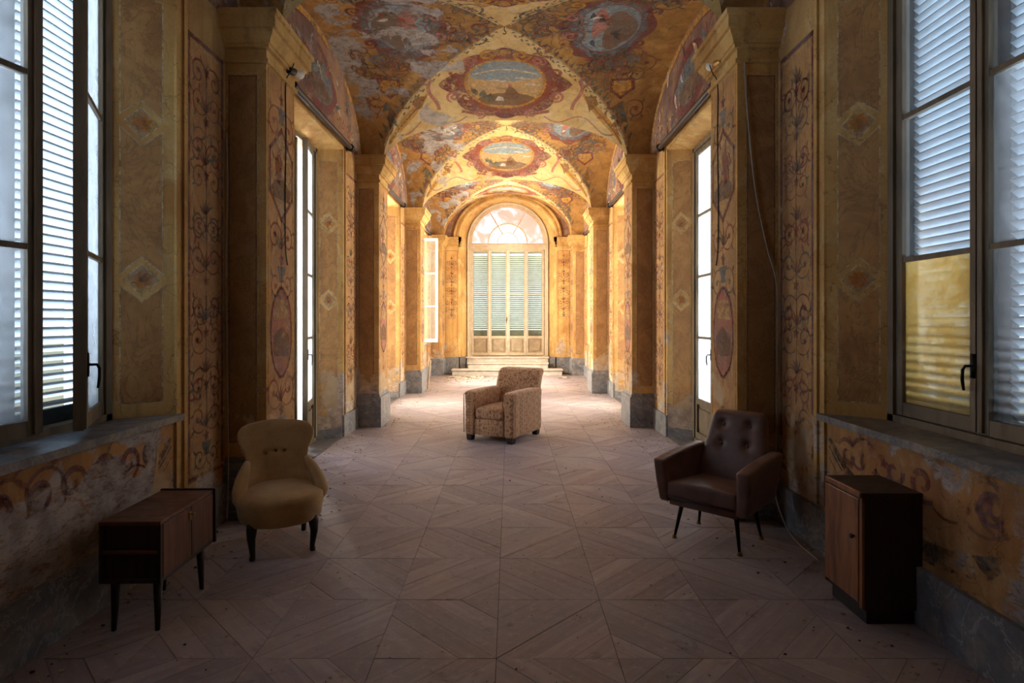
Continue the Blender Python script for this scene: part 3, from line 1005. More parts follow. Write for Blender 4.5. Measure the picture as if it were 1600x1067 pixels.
for k in range(4):
    c = BC[k]; b = (ARCH[k + 1] - ARCH[k]) / 2
    for which in ('far', 'near', 'left', 'right'):
        o = web(k, which)
        rng = random.Random(300 + k * 7 + len(which))
        P = Paint()
        if which in ('far', 'near'):
            s = 1 if which == 'far' else -1
            f = lambda u, v, h: on_vault(u, c + s * v, h + 0.002)
            v0 = 1.17
            # baroque frame
            P.disc((0, v0), lambda a: (0.80 * math.cos(a) * (1 + 0.06 * math.cos(6 * a) + 0.05 * math.cos(10 * a)) * (1 - 0.22 * max(0, -math.sin(a))), 0.66 * math.sin(a) * (1 + 0.06 * math.cos(8 * a)) - 0.02), 'v_maroon', 0, cart_outer(0.5, 0.46, 2, 0.0), 3, 64)
            P.disc((0, v0), cart_outer(0.64, 0.56, 12, 0.03), 'v_rust', 1, cart_outer(0.55, 0.49, 2, 0), 2, 64)
            P.disc((0, v0), cart_outer(0.545, 0.485, 40, 0.02), 'v_gold', 2, cart_outer(0.51, 0.455, 2, 0), 1, 90)
            # landscape: sky nearest the crown, ground below
            sky_mid = 0.02
            P.disc((0, v0), cart_outer(0.51, 0.46, 2, 0), 'v_sand', 0, None, 6, 48)
            P.disc((0, v0 - 0.16), lambda a: (0.46 * math.cos(a), 0.28 * math.sin(a) if math.sin(a) < 0 else 0.12 * math.sin(a)), 'v_sky', 1, None, 5, 40)
            P.disc((0.02, v0 + 0.31), lambda a: (0.40 * math.cos(a), 0.12 * math.sin(a)), 'v_earth', 1, None, 4, 40)
            P.ribbon([(-0.42 + 0.84 * t, v0 - 0.18 - 0.09 * math.sin(math.pi * t)) for t in np.linspace(0, 1, 16)], 0.025, 'v_cream', 2)
            for (q0, q1) in ((-0.2, -0.05), (0.12, -0.1), (0.25, 0.02)): P.ribbon([(q0 + t * 0.22, v0 + q1 - 0.01 * math.sin(6 * t)) for t in np.linspace(0, 1, 8)], [0.005, .02, .03, .035, .03, .03, .02, .005], 'v_white', 2)
            # resting figure and animal
            P.poly([(-0.02, v0 + .30), (0.16, v0 + .32), (0.2, v0 + .22), (0.12, v0 + .1), (0.06, v0 + .06), (0.01, v0 + .12)], 'v_brown', 3)
            P.poly([(0.03, v0 + .08), (0.09, v0 + .08), (0.1, v0 + .02), (0.04, v0 + .01)], 'v_rose', 3)
            P.poly([(-0.14, v0 + .33), (-0.02, v0 + .34), (-0.03, v0 + .27), (-0.1, v0 + .25)], 'v_white', 3)
            P.ribbon([(0.02, v0 + 0.12), (-0.12, v0 + 0.09)], 0.02, 'v_brown', 3)
            for q in range(9): P.leaf((-0.42 + 0.03 * q + rng.uniform(-.02, .02), v0 + 0.2 + 0.022 * q), -1.6 + rng.uniform(-.6, .6), 0.14, 'v_green', 3, 0.5)
            # crest and scrolls of the frame
            for e in (-1, 1):
                P.spiral((e * 0.2, v0 - 0.56), 0.13, 0.02, 0, e * 1.4, 0.045, 'v_gold', 3)
                P.spiral((e * 0.42, v0 - 0.45), 0.11, 0.02, 1, -e * 1.4, 0.04, 'v_rose', 3)
                P.spiral((e * 0.66, v0 - 0.22), 0.10, 0.02, 2, e * 1.4, 0.04, 'v_rust', 3)
                P.spiral((e * 0.70, v0 + 0.22), 0.11, 0.02, 2, -e * 1.5, 0.04, 'v_rose', 3)
                P.spiral((e * 0.36, v0 + 0.57), 0.09, 0.02, 2, e * 1.5, 0.035, 'v_rose', 3)
                P.ribbon([(e * (0.62 - 0.45 * t), v0 + 0.50 + 0.10 * math.sin(t * 1.6)) for t in np.linspace(0, 1, 10)], 0.05, 'v_rust', 2)
                # ribbons and drapery in the lower corners
                P.ribbon([(e * (0.98 + 0.05 * math.sin(5 * t)), v0 - 0.12 + 0.55 * t) for t in np.linspace(0, 1, 14)], 0.05, 'v_rose', 1)
                P.spiral((e * 1.04, v0 - 0.10), 0.08, 0.05, 0, e * 1.0, 0.03, 'v_rose', 2)
                P.ribbon([(e * (1.05 + 0.62 * t), v0 + 0.12 + 0.56 * t ** 0.75) for t in np.linspace(0, 1, 14)], [0.02 + 0.10 * math.sin(math.pi * t) for t in np.linspace(0, 1, 14)], 'v_gold', 1)
                P.ribbon([(e * (1.08 + 0.60 * t), v0 + 0.16 + 0.52 * t ** 0.75) for t in np.linspace(0, 1, 14)], 0.022, 'v_ochre', 2)
                P.poly([(e * 1.08, v0 + .16), (e * 1.22, v0 + .14), (e * 1.28, v0 + .26), (e * 1.17, v0 + .42), (e * 1.13, v0 + .28)], 'v_ochre', 2)
                P.ribbon([(e * (0.55 + 1.0 * t), v0 + 0.60 + 0.08 * math.sin(t * 9)) for t in np.linspace(0, 1, 20)], 0.018, 'v_rose', 1)
                # leaf border along the rib
                for q in range(34):
                    w_ = 0.07 + 0.9 * q / 40
                    P.leaf((e * (w_ * XP - 0.05), b * w_), (0.2 if e > 0 else math.pi - 0.2) + (0.9 if q % 2 else -0.6) * e, 0.075, 'v_green', 1, 0.4)
            P.disc((0, v0 - 0.62), cart_outer(0.07, 0.06, 3, 0.1), 'v_gold', 4, None, 2, 16)
            P.disc((0, v0 + 0.62), cart_outer(0.12, 0.05, 3, 0.1), 'v_red', 4, None, 2, 20)
            nm = 'painted_landscape'
        else:
            s = -1 if which == 'left' else 1
            f = lambda u, v, h: on_vault(s * u, c + v, h + 0.002)
            # framed medallion near the crown
            P.disc((1.18, 0), lambda a: (0.50 * math.cos(a) * (1 + 0.07 * math.cos(6 * a)), 0.74 * math.sin(a) * (1 + 0.07 * math.cos(8 * a))), 'v_maroon', 0, cart_outer(0.34, 0.52, 2, 0), 3, 64)
            P.disc((1.18, 0), cart_outer(0.42, 0.62, 10, 0.05), 'v_blue', 1, cart_outer(0.36, 0.55, 2, 0), 2, 60)
            P.disc((1.18, 0), cart_outer(0.35, 0.53, 2, 0), 'v_sky', 0, None, 6, 40)
            P.disc((1.3, 0.05), cart_outer(0.18, 0.40, 3, 0.15), 'v_earth', 1, None, 4, 40)
            P.disc((1.08, -0.1), cart_outer(0.10, 0.30, 3, 0.2), 'v_rose', 1, None, 4, 40)
            for q in range(12): P.leaf((1.15 + rng.uniform(-.2, .2), rng.uniform(-.4, .4)), rng.uniform(0, 6), 0.15, 'v_' + rng.choice(['green', 'dark', 'rust', 'white']), 2, 0.4)
            for e in (-1, 1):
                for q in range(4):
                    P.spiral((1.18 + 0.42 * (1 if q % 2 else -1), e * (0.2 + 0.16 * q)), 0.10, 0.02, q, e * 1.3, 0.035, 'v_' + ['rose', 'maroon', 'gold', 'blue'][q], 3)
                # scrolls filling the field towards the capitals
                for q in range(40):
                    for _ in range(20):
                        u = rng.uniform(0.42, 1.68); v = rng.uniform(0.05, 1.6)
                        if v < u / XP * b - 0.30 and ((u - 1.18) / 0.5) ** 2 + (v / 0.8) ** 2 > 1.15 and (u - 1.55) ** 2 + (v - 1.16) ** 2 > 0.05: break
                    else: continue
                    scroll(P, u, e * v, rng.choice((-1, 1)), rng.uniform(0.2, 0.34), rng.choice(['green', 'brown', 'maroon', 'ochre', 'dark']), rng.choice(['brown', 'green', 'rust']), rng, rng.choice((-1, 1)), 'v_')
                # shield above the capital
                sh = [(1.40, e * 1.04), (1.66, e * 1.02), (1.70, e * 1.18), (1.56, e * 1.32), (1.42, e * 1.22)]
                P.poly(sh, 'v_gold', 1); P.frame(sh, 0.04, 'v_maroon', 3, 3)
                for q in range(7): P.flower((1.34 + 0.012 * q, e * (1.05 + 0.07 * q)), 0.025, 'v_brown', 2, 4)
                for q in range(9): P.leaf((1.62, e * (1.38 + 0.03 * q)), (1.57 * e) + rng.uniform(-.9, .9), 0.16, 'v_' + rng.choice(['ochre', 'brown', 'green']), 2, 0.35)
                # leaf border along the rib
                for q in range(46):
                    w_ = 0.06 + 0.93 * q / 46
                    P.leaf((w_ * XP + 0.03, e * b * (w_ - 0.02)), (0.9 if q % 2 else 2.2) * e * -1, 0.085, 'v_green', 1, 0.4)
                P.ribbon([(w_ * XP + 0.01, e * b * (w_ - 0.004)) for w_ in np.linspace(0.03, 0.98, 30)], 0.02, 'v_cream', 1)
            nm = 'painted_medallion'
        P.build(nm, f, o)

# plain barrel ends: behind the camera and in front of the end wall
for (y0, y1, rise, mat) in ((YB, ARCH[0], ARISE[0], 'web_pale'), (ARCH[4], YF + 0.02, ARISE[4], 'web_ochre')):
    m = MB(); rows = []
    for y in (y0, y1):
        row = [(-XW - .03, y, SPR)]
        row += [(XP * math.sin(q / 30 * math.pi / 2), y, SPR + rise * math.cos(q / 30 * math.pi / 2)) for q in range(-30, 31)]
        row += [(XW + .03, y, SPR)]
        rows.append(row)
    m.loops(rows, closed=False, cap0=False, cap1=False)
    o = m.build('vault_band', M[mat], ceil, smooth=True)
    if y0 > 0:
        P = Paint(); rng = random.Random(5)
        for q in range(22):
            a = -1.45 + 2.9 * q / 21
            scroll(P, a, y0 + 0.12, 1 if q % 2 else -1, 0.15, rng.choice(['maroon', 'brown']), rng.choice(['rust', 'green']), rng, 1, 'v_')
        P.build('painted_band', lambda u, v, h: (XP * math.sin(u) * 0.997, v, SPR + (rise - 0.004 - h) * math.cos(u)), o)

# hooks at the crowns
for k in (1, 2, 3):
    m = MB(); z = SPR + CROWN[k]; y = BC[k]
    m.tube([(0, y, z + 0.01), (0, y, z - 0.05)] + [(0.018 * math.sin(a) * 1.0, y, z - 0.068 - 0.018 * (1 - math.cos(a)) + 0.018) for a in np.linspace(0, 4.2, 9)], 0.005, 6)
    tag(m.build('ceiling_hook', M['iron']), ['', 'black iron hook at the crown of the nearest painted vault', 'black iron hook at the crown of the second vault', 'black iron hook at the crown of the vault before the arched door'][k], 'hook')

# ------------------------------------------------------------------ end wall with arched recess
AR_X, AR_H, AR_Z = 1.37, 1.10, 3.83
DR, DZ, YD = 1.17, 3.73, 16.85
m = MB()
n = 40
arc = [(AR_X * math.cos(math.pi * q / n), AR_Z + AR_H * math.sin(math.pi * q / n)) for q in range(n + 1)]
top = [(XW * 1.02 * math.cos(math.pi * q / n) if 0 < q < n else math.copysign(XW * 1.02, n / 2 - q), 5.3 if 0 < q < n else AR_Z) for q in range(n + 1)]
for q in range(n):
    m.quad((arc[q][0], YF, arc[q][1]), (arc[q + 1][0], YF, arc[q + 1][1]), (top[q + 1][0], YF, top[q + 1][1]), (top[q][0], YF, top[q][1]), 1)
    # intrados back to the door
    a2 = [(DR * math.cos(math.pi * t / n), DZ + DR * math.sin(math.pi * t / n)) for t in (q, q + 1)]
    m.quad((arc[q][0], YF, arc[q][1]), (arc[q + 1][0], YF, arc[q + 1][1]), (a2[1][0], YD, a2[1][1]), (a2[0][0], YD, a2[0][1]), 2)
    o2 = [(2.2 * math.cos(math.pi * t / n), DZ + 1.6 * math.sin(math.pi * t / n)) for t in (q, q + 1)]
    m.quad((a2[0][0], YD, a2[0][1]), (a2[1][0], YD, a2[1][1]), (o2[1][0], YD + .3, o2[1][1]), (o2[0][0], YD + .3, o2[0][1]), 2)
for s in (-1, 1):
    m.quad((s * AR_X, YF, 0), (s * XW, YF, 0), (s * XW, YF, AR_Z), (s * AR_X, YF, AR_Z), 0)
    m.quad((s * AR_X, YF, 0), (s * DR, YD, 0), (s * DR, YD, DZ), (s * AR_X, YF, AR_Z), 2)
    m.quad((s * DR, YD, 0), (s * 2.3, YD + .3, 0), (s * 2.3, YD + .3, DZ), (s * DR, YD, DZ), 2)
wf = tag(m.build('wall_far', [M['reveal'], M['lun'], M['cap']]), 'yellow end wall with arched recess around the tall door', 'wall', kind='structure')
# archivolt ring, imposts, skirting, painted strips
am = MB()
for (r0, r1, th) in ((0.0, 0.05, 0.03), (0.05, 0.11, 0.015), (0.11, 0.15, 0.04)):
    rings = []
    for q in range(n + 1):
        a = math.pi * q / n
        p0 = ((AR_X + r0) * math.cos(a), AR_Z + (AR_H + r0) * math.sin(a)); p1 = ((AR_X + r1) * math.cos(a), AR_Z + (AR_H + r1) * math.sin(a))
        rings.append([(p0[0], YF, p0[1]), (p0[0], YF - th, p0[1]), (p1[0], YF - th, p1[1]), (p1[0], YF, p1[1])])
    am.loops(rings, closed=False)
am.build('archivolt', M['cap'], wf, auto=0.6)
for s in (-1, 1):
    im = MB()
    for (z0, z1, p) in ((3.56, 3.60, 0.02), (3.62, 3.70, 0.03), (3.70, 3.76, 0.06), (3.76, 3.83, 0.09)):
        im.box(min(s * 1.30, s * XW), max(s * 1.30, s * XW), YF - p, YF + 0.01, z0, z1)
        im.box(min(s * (AR_X - p), s * (AR_X + .01)), max(s * (AR_X - p), s * (AR_X + .01)), YF - p, YF + 0.3, z0, z1)
    im.build('impost', M['cap'], wf)
    sk = MB(); sk.box(min(s * 1.34, s * XW), max(s * 1.34, s * XW), YF - 0.04, YF, 0, 0.46)
    sk.box(min(s * 1.18, s * 1.37), max(s * 1.18, s * 1.37), YF - 0.04, YF + 0.4, 0, 0.46)
    sk.build('skirting', M['marble'], wf)
    P = Paint()
    P.frame([(1.42, 0.6), (1.74, 0.6), (1.74, 3.45), (1.42, 3.45)], 0.014, 'p_brown', 1)
    arabesque(P, 1.45, 1.71, 1.6, 3.35, 400 + s, inks=('ochre', 'gold', 'rust'))
    P.build('painted_arabesque', lambda u, v, h: (s * u, YF - h, v), wf)

m = MB(); m.quad((-XE, YB, -0.6), (XE, YB, -0.6), (XE, YB, 5.25), (-XE, YB, 5.25))
tag(m.build('wall_back', M['wall']), 'plain ochre wall closing the gallery behind the viewer', 'wall', kind='structure')

# ------------------------------------------------------------------ steps up to the far door
for i, (x0, x1, y0, y1, z1, lab) in enumerate([(-1.52, 1.50, 15.62, 16.02, 0.17, 'widest lowest pale stone step below the arched door'),
                                               (-1.12, 1.14, 15.98, 16.34, 0.32, 'narrow middle pale stone step below the arched door'),
                                               (-1.17, 1.17, 16.28, 16.95, 0.46, 'top stone step forming the threshold of the arched door')]):
    o = empty('stone_step', (0, 0, 0))
    r = MB(); r.box(x0 + 0.03, x1 - 0.03, y0 + 0.03, y1, 0, z1 - 0.035); r.build('riser', M['step'], o)
    t = MB(); t.bbox(x0, x1, y0, y1 + 0.01, z1 - 0.036, z1, 0.008); t.build('tread', M['step'], o)
    tag(o, lab, 'step', 'steps to the arched door', 'structure')


# ------------------------------------------------------------------ windows and doors
def side_matrix(s, y_hinge, x, ang):
    """local frame of a leaf: u along the leaf from the hinge, v up, w towards the room"""
    return None


def leaf(parent, hinge, direction, width, z0, z1, rows, mats, name='casement', panel=0.0, handle=True, paper=None, inner=None):
    """one glazed leaf: hinge (x,y), direction = unit 2D vector hinge -> free edge, inner = unit 2D vector to the room"""
    fm, gm = mats
    hx, hy = hinge; dx, dy = direction; ix, iy = inner
    def T(u, v, w): return (hx + dx * u + ix * w, hy + dy * u + iy * w, v)
    def bar(mb, u0, u1, v0, v1, w0, w1):
        p = [T(u, v, w) for w in (w0, w1) for v in (v0, v1) for u in (u0, u1)]
        mb.add(p, [(0, 1, 3, 2), (4, 6, 7, 5), (0, 4, 5, 1), (2, 3, 7, 6), (0, 2, 6, 4), (1, 5, 7, 3)])
    st = 0.055
    mb = MB()
    bar(mb, 0, st, z0, z1, -0.022, 0.022); bar(mb, width - st, width, z0, z1, -0.022, 0.022)
    bar(mb, width - st * 0.55, width + 0.006, z0 + .01, z1 - .01, 0.018, 0.036)
    bar(mb, st, width - st, z1 - st, z1, -0.02, 0.02)
    zb = z0 + panel
    bar(mb, st, width - st, z0, z0 + 0.075, -0.02, 0.02)
    if panel: bar(mb, st, width - st, zb - 0.03, zb + 0.04, -0.02, 0.02)
    leafo = mb.build(name, fm, parent)
    if panel:
        pm = MB(); bar(pm, st, width - st, z0 + 0.07, zb - 0.02, -0.018, -0.008)
        bar(pm, st + 0.05, width - st - 0.05, z0 + 0.13, zb - 0.08, -0.008, 0.012)
        pm.build('panel', M['panel_shaded'] if fm is M['frame_pale'] else fm, leafo)
    g0 = zb + 0.04 if panel else z0 + 0.075
    g1 = z1 - st
    h = (g1 - g0) / rows
    for r in range(rows):
        if r:
            mm = MB(); bar(mm, st, width - st, g0 + h * r - 0.014, g0 + h * r + 0.014, -0.016, 0.018)
            mm.build('muntin', fm, leafo)
        gmb = MB(); bar(gmb, st, width - st, g0 + h * r, g0 + h * (r + 1), -0.003, 0.001)
        isp = paper is not None and r == paper
        go = gmb.build('pane', M['paper'] if isp else (gm[r] if isinstance(gm, (list, tuple)) else gm), leafo)
        if isp: go['label'] = 'yellowed translucent bottom pane'
    if handle:
        hm = MB(); uz = z0 + (0.33 if not panel else 1.05)
        u = width - st * 0.3
        bar(hm, u - 0.012, u + 0.012, uz - 0.06, uz + 0.06, 0.036, 0.042)
        pts = [T(u, uz, 0.04), T(u, uz, 0.075), T(u - 0.004, uz - 0.02, 0.085), T(u - 0.006, uz - 0.07, 0.085), T(u - 0.006, uz - 0.12, 0.078)]
        hm.tube(pts, [0.007, 0.007, 0.008, 0.008, 0.006], 8)
        hm.build('handle', M['iron'], leafo, smooth=True)
    return leafo


slat_meshes = {}


def shutter(parent, x, y0, y1, z0, z1, s, mat_slat, joined=False, pitch=0.05, tilt=0.85):
    """louvred shutter leaf standing in the plane x, spanning y0..y1"""
    st = 0.085
    mb = MB()
    for (a, b) in ((y0, y0 + st), (y1 - st, y1)): mb.bbox(x - 0.02, x + 0.02, a, b, z0, z1, 0.003)
    zm = (z0 + z1) / 2 - 0.25
    for (a, b) in ((z0, z0 + 0.11), (z1 - 0.07, z1)): mb.bbox(x - 0.02, x + 0.02, y0 + st, y1 - st, a, b, 0.003)
    so = mb.build('shutter', M['shutter_frame'], parent)
    L = y1 - y0 - 2 * st
    key = (round(L, 3), s, tilt)
    ht = 0.0075 if s < 0 else 0.006
    if key not in slat_meshes:
        sm = MB()
        Mx = Matrix.Rotation(-s * tilt, 4, 'Y')     # lower edge outside
        sm.bbox(-ht, ht, -L / 2, L / 2, -0.030, 0.030, 0.002, 0, Mx)
        me = bpy.data.meshes.new('slat'); me.from_pydata(sm.v, [], sm.f); me.materials.append(mat_slat); me.update()
        slat_meshes[key] = (me, sm)
    me, sm = slat_meshes[key]
    z = z0 + 0.11 + pitch * 0.5
    jm = MB()
    while z < z1 - 0.07 - pitch * 0.3:
        if joined:
            jm.add([(v[0] + x, v[1] + (y0 + y1) / 2, v[2] + z) for v in sm.v], sm.f)
        else:
            o = link('slat', me, so); o.location = (x, (y0 + y1) / 2, z)
        z += pitch
    if joined: tag(jm.build('slats', mat_slat, so), kind='stuff')
    return so


def opening_frame(parent, s, c, z0, mat):
    m = MB(); xo = s * XO
    a, b = xo - s * 0.03, xo + s * 0.05
    x0, x1 = min(a, b), max(a, b)
    m.box(x0, x1, c - HO, c - HO + 0.05, z0, ZTO); m.box(x0, x1, c + HO - 0.05, c + HO, z0, ZTO)
    m.box(x0, x1, c - HO, c + HO, ZTO - 0.05, ZTO)
    m.box(x0, x1, c - HO, c + HO, z0, z0 + 0.04)
    return m.build('frame', mat, parent)


def side_window(name, s, k, lab, near_open, far_open, mats, shut, paper=None, joined=True, cat='window'):
    c = WC[k]; silled = SILLED[k]
    z0 = (ZSILL + 0.03) if silled else 0.012
    root = empty(name, (0, 0, 0))
    tag(root, lab, cat, kind='structure')
    opening_frame(root, s, c, z0, mats[0])
    za, zb = z0 + 0.045, ZTO - 0.055
    wl = HO - 0.052
    rows = 3 if silled else 4
    pn = 0.0 if silled else 0.45
    for e, ang in ((-1, near_open), (1, far_open)):
        hy = c + e * (HO - 0.05)
        # closed direction points to the bay centre; opening swings the free edge into the room
        dx, dy = -s * math.sin(ang), -e * math.cos(ang)
        inner = (-s * math.cos(ang), e * math.sin(ang))
        mt = mats if (e < 0 or len(mats) < 3) else (mats[0], mats[2])
        leaf(root, (s * (XO + 0.01), hy), (dx, dy), wl, za, zb, rows, mt[:2], 'casement', pn, e > 0, paper if e > 0 else None, inner)
    if shut:
        for e in (-1, 1):
            ya, yb = sorted((c + e * 0.004, c + e * (HO - 0.01)))
            shutter(root, s * (XO + 0.088), ya, yb, z0 + 0.01, ZTO - 0.01, s, M['slat'], joined, 0.05, 1.12 if s < 0 else 0.9)
    return root


M['glass_pale'] = glass('milky_glass', 0.5)
M['glass_thin'] = glass('thin_dusty_glass', 0.05)
mats = (M['frame'], M['glass'], M['glass_pale'])
mats_r = (M['frame'], [M['glass'], M['glass'], M['glass_thin']], M['glass_thin'])
side_window('window_1', -1, 0, 'tall left window ajar above the low cabinet, sun behind its louvred shutters', 0.22, 0.47, mats, True, None, False)
side_window('window_2', 1, 0, 'tall right window beside the dark cabinet, with one yellowed bottom pane', 0.0, 0.0, mats_r, True, 0, False)
side_window('door_1', -1, 1, 'tall glazed door in the left recess behind the mustard chair', 0.0, 0.18, (M['frame'], M['glass_frost']), False, cat='door')
side_window('door_2', 1, 1, 'tall glazed door in the right recess behind the brown armchair', 0.0, 0.0, (M['frame'], M['glass_frost']), False, cat='door')
side_window('door_3', -1, 2, 'sunlit glazed door in the third left recess', 0.0, 0.0, (M['frame_pale'], M['glass_clear']), False, cat='door')
side_window('door_4', 1, 2, 'sunlit glazed door in the third right recess', 0.0, 0.0, (M['frame_pale'], M['glass_clear']), False, cat='door')
side_window('window_3', -1, 3, 'white casement window swung open into the gallery at the far left', 0.0, 1.54, (M['frame_pale'], M['glass_clear']), False)
side_window('window_4', 1, 3, 'white casement window in the last right recess near the steps', 0.0, 0.0, (M['frame_pale'], M['glass_clear']), False)

# arched far door
d5 = tag(empty('door_5'), 'tall arched double door with fanlight and closed louvred shutters at the far end', 'door', kind='structure')
m = MB(); n = 48
zb0 = 0.46
prof = [(-0.0, 0.0), (-0.0, -0.09), (0.03, -0.09), (0.05, -0.06), (0.10, -0.06), (0.12, -0.03), (0.12, 0.0)]   # (inward, y)
path = [(DR, zb0 + (DZ - zb0) * q / 6, 0.0) for q in range(6)] + [(DR, DZ, math.pi * q / n) for q in range(n + 1)] + [(-DR, DZ - (DZ - zb0) * q / 6, math.pi) for q in range(1, 7)]
rings = []
for (px, pz, a) in path:
    arcp = abs(pz - DZ) < 1e-6
    ring = []
    for (inn, yy) in prof:
        r = DR - inn
        if arcp: ring.append((r * math.cos(a), YD + yy, DZ + r * math.sin(a)))
        else: ring.append((math.copysign(r, px), YD + yy, pz))
    rings.append(ring)
m.loops(rings, closed=True)
m.build('frame', M['frame_pale'], d5, auto=0.5)
m = MB(); m.bbox(-DR + .05, DR - .05, YD - 0.07, YD + 0.03, 3.53, 3.72, 0.012); m.bbox(-DR + .05, DR - .05, YD - 0.09, YD, 3.66, 3.70, 0.01)
m.build('transom', M['frame_pale'], d5)
fl = empty('fanlight', (0, 0, 0), 0, d5)
m = MB()
Rf, Ri = DR - 0.11, 0.56
def arcbar(mb, r, w, a0=0, a1=math.pi, nn=40):
    mb.loops([[((r + q) * math.cos(a), YD - 0.03 + y, 3.73 + (r + q) * math.sin(a)) for q, y in ((-w, -0.02), (w, -0.02), (w, 0.02), (-w, 0.02))] for a in np.linspace(a0, a1, nn)], closed=True)
arcbar(m, Ri, 0.018); arcbar(m, Rf, 0.03); arcbar(m, 0.30, 0.01)
for a in (math.pi / 3, 2 * math.pi / 3):
    ca, sa = math.cos(a), math.sin(a)
    m.tube([(0.0 + (Ri - .26) * ca, YD - .03, 3.73 + (Ri - .26) * sa), (Rf * ca, YD - .03, 3.73 + Rf * sa)], 0.016, 6)
m.build('glazing_bar', M['frame_pale'], fl)
for (a0, a1) in ((0, math.pi / 3), (math.pi / 3, 2 * math.pi / 3), (2 * math.pi / 3, math.pi)):
    g = MB(); rr = [[(r * math.cos(a), YD - 0.025, 3.73 + r * math.sin(a)) for r in (Ri, (Ri + Rf) / 2, Rf)] for a in np.linspace(a0, a1, 14)]
    g.loops(rr, closed=False, cap0=False, cap1=False); g.build('pane', M['glass_pink'], fl)
g = MB(); g.loops([[(r * math.cos(a), YD - 0.025, 3.73 + r * math.sin(a)) for r in (0.02, Ri * 0.5, Ri)] for a in np.linspace(0, math.pi, 30)], closed=False, cap0=False, cap1=False)
g.build('pane', M['glass_frost'], fl)
xs = [-1.05, -0.53, 0.0, 0.53, 1.05]
for i in range(4):
    w = xs[i + 1] - xs[i] - 0.012
    lf = leaf(d5, (xs[i] + 0.006, YD - 0.03), (1, 0), w, zb0 + 0.02, 3.53, 2, (M['frame_pale'], M['glass_door']), 'door_leaf', 0.52, i == 1, None, (0, -1))
    # shutter behind, slats joined (they show about four pixels apart)
    mb = MB(); ya = YD + 0.12
    x0, x1 = xs[i] + 0.01, xs[i + 1] - 0.01
    for (a, b) in ((x0, x0 + .05), (x1 - .05, x1)): mb.box(a, b, ya, ya + .04, zb0, 3.52)
    for (a, b) in ((zb0, zb0 + 0.75), (3.44, 3.52)): mb.box(x0 + .05, x1 - .05, ya + .004, ya + .036, a, b)
    so = mb.build('shutter', M['shutter_green'], d5)
    jm = MB(); z = zb0 + 0.80
    while z < 3.42:
        if True:
            jm.box(x0 + .05, x1 - .05, -0.028, 0.028, -0.004, 0.004, 0, Matrix.Translation((0, ya + .02, z)) @ Matrix.Rotation(-0.7, 4, 'X'))
        z += 0.06
    tag(jm.build('slats', M['slat_green'], so), kind='stuff')

# ------------------------------------------------------------------ roller tubes above the recesses
rol_lab = {(-1, 1): 'dark roller tube over the nearest left glazed door', (1, 1): 'black roller tube over the nearest right glazed door',
           (-1, 2): 'dark roller tube over the second left recess', (1, 2): 'dark roller tube over the second right recess',
           (-1, 3): 'dark roller tube over the far left open casement', (1, 3): 'dark roller tube over the far right window'}
for s in (-1, 1):
    for k in (1, 2, 3):
        o = empty('roller_blind', (s * (XW - 0.075), BC[k], 3.74))
        tag(o, rol_lab[s, k], 'roller blind', 'roller tubes over the recesses')
        def Ry(pr, yy): return [[(r * math.cos(a), yy + z, r * math.sin(a)) for a in np.linspace(0, 2 * math.pi, 16, endpoint=False)] for r, z in pr]
        m = MB(); m.loops(Ry([(0.030, -0.98), (0.033, -0.97), (0.033, 0.97), (0.030, 0.98)], 0)); m.build('tube', M['roller'], o, auto=0.6)
        for e in (-1, 1):
            m = MB(); m.loops(Ry([(0.022, -0.03), (0.046, -0.025), (0.05, 0.0), (0.046, 0.025), (0.022, 0.03)], e * 1.0))
            m.build('end_cap', M['iron'], o, auto=0.6)
            m = MB(); m.box(min(0, s * 0.08), max(0, s * 0.08), e * 1.0 - 0.008, e * 1.0 + 0.008, -0.035, 0.02); m.box(s * 0.06 - 0.012, s * 0.06 + 0.012, e - .03, e + .03, -0.05, 0.05)
            m.build('bracket', M['iron'], o)

# ------------------------------------------------------------------ bare bulbs on the nearest capitals and loose cables
def bulb_lamp(s, y, z, lab):
    o = empty('bare_bulb', (s * (XP - 0.02), y, z))
    o.scale = (1.4, 1.4, 1.4)
    tag(o, lab, 'lamp', 'bare bulbs on the capitals')
    Mx = Matrix.Rotation(-s * 0.35, 4, 'Y') @ Matrix.Rotation(-math.pi / 2 + 0.25, 4, 'X')
    m = MB(); m.lathe([(0.02, -0.02), (0.024, 0.0), (0.024, 0.055), (0.02, 0.06)], n=16, M=Mx); m.build('holder', M['iron'] if s < 0 else M['brass'], o, auto=0.6)
    m = MB(); m.lathe([(0.013, 0.055), (0.016, 0.075), (0.032, 0.11), (0.035, 0.13), (0.028, 0.152), (0.01, 0.166), (0.001, 0.167)], n=18, M=Mx); m.build('bulb', M['bulb'], o, smooth=True)
    m = MB(); m.tube([(0, 0, 0), (0, -0.03, -0.01), (s * 0.03, -0.05, 0.02), (s * 0.06, -0.06, 0.06)], 0.008, 8)
    m.tube([(0, 0, 0.0), (0, -0.02, 0.05), (0, -0.05, 0.07)], 0.005, 6); m.build('arm', M['iron'], o, smooth=True)


bulb_lamp(-1, 4.78, 3.56, 'bare frosted bulb in a holder on the nearest left capital')
bulb_lamp(1, 4.66, 3.58, 'bare frosted bulb in a brass holder on the nearest right capital')


def cable(name, pts, r, mat, lab):
    m = MB()
    P = [Vector(p) for p in pts]; out = []
    for i in range(len(P) - 1):
        a, b = P[i], P[i + 1]; pa, pb = P[max(i - 1, 0)], P[min(i + 2, len(P) - 1)]
        for t in np.linspace(0, 1, 6, endpoint=False):
            out.append(0.5 * ((2 * a) + (b - pa) * t + (2 * pa - 5 * a + 4 * b - pb) * t * t + (3 * a - pa - 3 * b + pb) * t ** 3))
    out.append(P[-1])
    m.tube(out, r, 6)
    return tag(m.build(name, mat, None, smooth=True), lab, 'cable')


